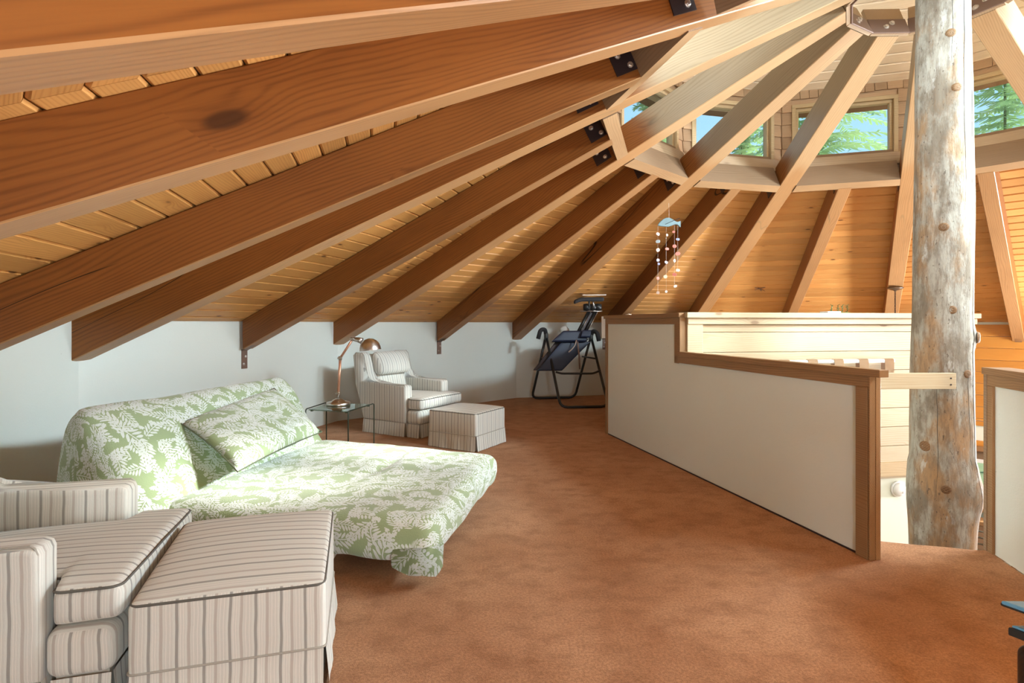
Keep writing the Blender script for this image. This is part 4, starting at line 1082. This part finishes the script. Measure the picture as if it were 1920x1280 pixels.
bar('foot_post', [I(1104, 577, 9.1), I(1105, 562, 9.1)], .014); bar('foot_post', [I(1113, 577, 9.1), I(1112, 562, 9.1)], .014, M['chrome'])
link('foot_rest', rbox(.5, .12, .07, .03, (8, 3, 2), lambda p: Vector((p.x, p.y, p.z-(.05*(max(0, -p.x-.1)/.15)**1.5)))+I(1104, 561, 9.1)), M['foam'], iv, smooth=True)
link('foot_plate', bx(-.19, .2, -.06, .06, .0, .015, mtx=Matrix.Translation(I(1113, 554, 9.1))), M['chrome'], iv)
bar('lacing', [I(1081, 637, 8.93), I(1078, 648, 8.93), I(1072, 655, 8.93), I(1066, 660, 8.93)], .012, M['chrome'])

# ------------------------------------------------------------ black tiered stand at the right edge
bs = tag(empty('media_stand', (1.75, 1.3, 0)), 'black two-tier stand with glossy glass tops at the lower right edge', 'stand')
ob = Vector((1.75, 1.3, 0))
def shelf(name, tip, z, th, mat):
    # tip = nearest-left far corner; left edge runs towards the camera and right
    x, y = tip; pts = [(x, y), (x+.75, y-.02), (x+.75, y-.62), (x+.28, y-.5)]
    return link(name, prism(BM(), [(a-ob.x, b-ob.y) for a, b in pts], z-th, z, 'z', bev=.004), mat, bs)
M['sky_tint_gloss'] = newmat('sky_tint_glass', (.10, .30, .46), .12, 0, .9)[0]  # black glass with the blue sky reflection put into its base colour
def atz(px, py, z): Y = 1023.1*(EYE-z)/(py-606.7); return ((px-960)*Y/1023.1, Y)
shelf('glass_shelf', atz(1878, 1125, .56), .56, .012, M['sky_tint_gloss']); shelf('shelf_frame', atz(1876, 1128, .548), .548, .012, M['black'])
t2 = atz(1897, 1171, .50)
shelf('glass_shelf', t2, .50, .008, M['sky_tint_gloss']); shelf('shelf_board', (t2[0]-.005, t2[1]+.005), .492, .025, M['black'])
for dx, dy in ((.03, -.06), (.62, -.07), (.62, -.5), (.33, -.47)):
    link('leg', rbox(.09, .09, .466, .03, (2, 2, 6), lambda p, dx=dx, dy=dy: Vector((p.x*(1-.15*(p.z < -.1)), p.y, p.z+.233))+Vector((t2[0]+dx, t2[1]+dy, 0))-ob), M['dark_wood'], bs, smooth=True)
link('spacer', bx(-.02, .02, -.02, .02, .5, .536, mtx=Matrix.Translation((t2[0]+.4-ob.x, t2[1]-.2-ob.y, 0))), M['black'], bs)

# ------------------------------------------------------------ outside
gb = BM(); gv = [gb.verts.new((x, y, -3.2)) for x, y in ((-60, -60), (60, -60), (60, 80), (-60, 80))]; gb.faces.new(gv)
struct(link('ground', gb, M['grass']))
def conifer(x, y, h, seed, label):
    random.seed(seed); root = tag(empty('conifer_tree', (x, y, -3.2)), label, 'tree', 'conifers outside the clerestory windows')
    link('trunk', tube(BM(), [(0, 0, 0), (0, 0, h)], [.07, .01], 8), M['bark'], root)
    verts = []; faces = []
    nb = int(h*16)
    for i in range(nb):
        z = h*(.12+.88*i/nb); Lb_ = (h-z)*.24+.35; a = i*2.4+random.random()
        d = Vector((math.cos(a), math.sin(a), 0)); s = Vector((-d.y, d.x, 0))
        for j in range(26):
            t = (j+1)/26; c = d*Lb_*t+Vector((0, 0, z-.35*Lb_*t*t+.15*Lb_*t))
            for sg in (-1, 1):
                w = .32*(1-t*.5)*random.uniform(.6, 1.2); e = c+s*sg*w+d*.12+Vector((0, 0, -.12*random.random())); n0 = len(verts)
                verts += [c-d*.035, c+d*.035, e+d*.03+Vector((0, 0, -.02)), e-d*.03]; faces.append((n0, n0+1, n0+2, n0+3))
    me = bpy.data.meshes.new('needles'); me.from_pydata([tuple(v) for v in verts], [], faces); me.materials.append(M['foliage'])
    o = bpy.data.objects.new('needles', me); COL.objects.link(o); o.parent = root; o['kind'] = 'stuff'
conifer(8.3, 14.8, 16, 1, 'sunlit green conifer filling the clerestory window left of the log post')
conifer(15.0, 16.6, 18, 2, 'broad conifer outside the clerestory window right of the log post')
conifer(10.1, 24, 15.5, 3, 'conifer seen low in the clerestory window above the fish mobile')
conifer(5.2, 20, 14, 5, 'distant conifer whose top shows in the leftmost clerestory window')
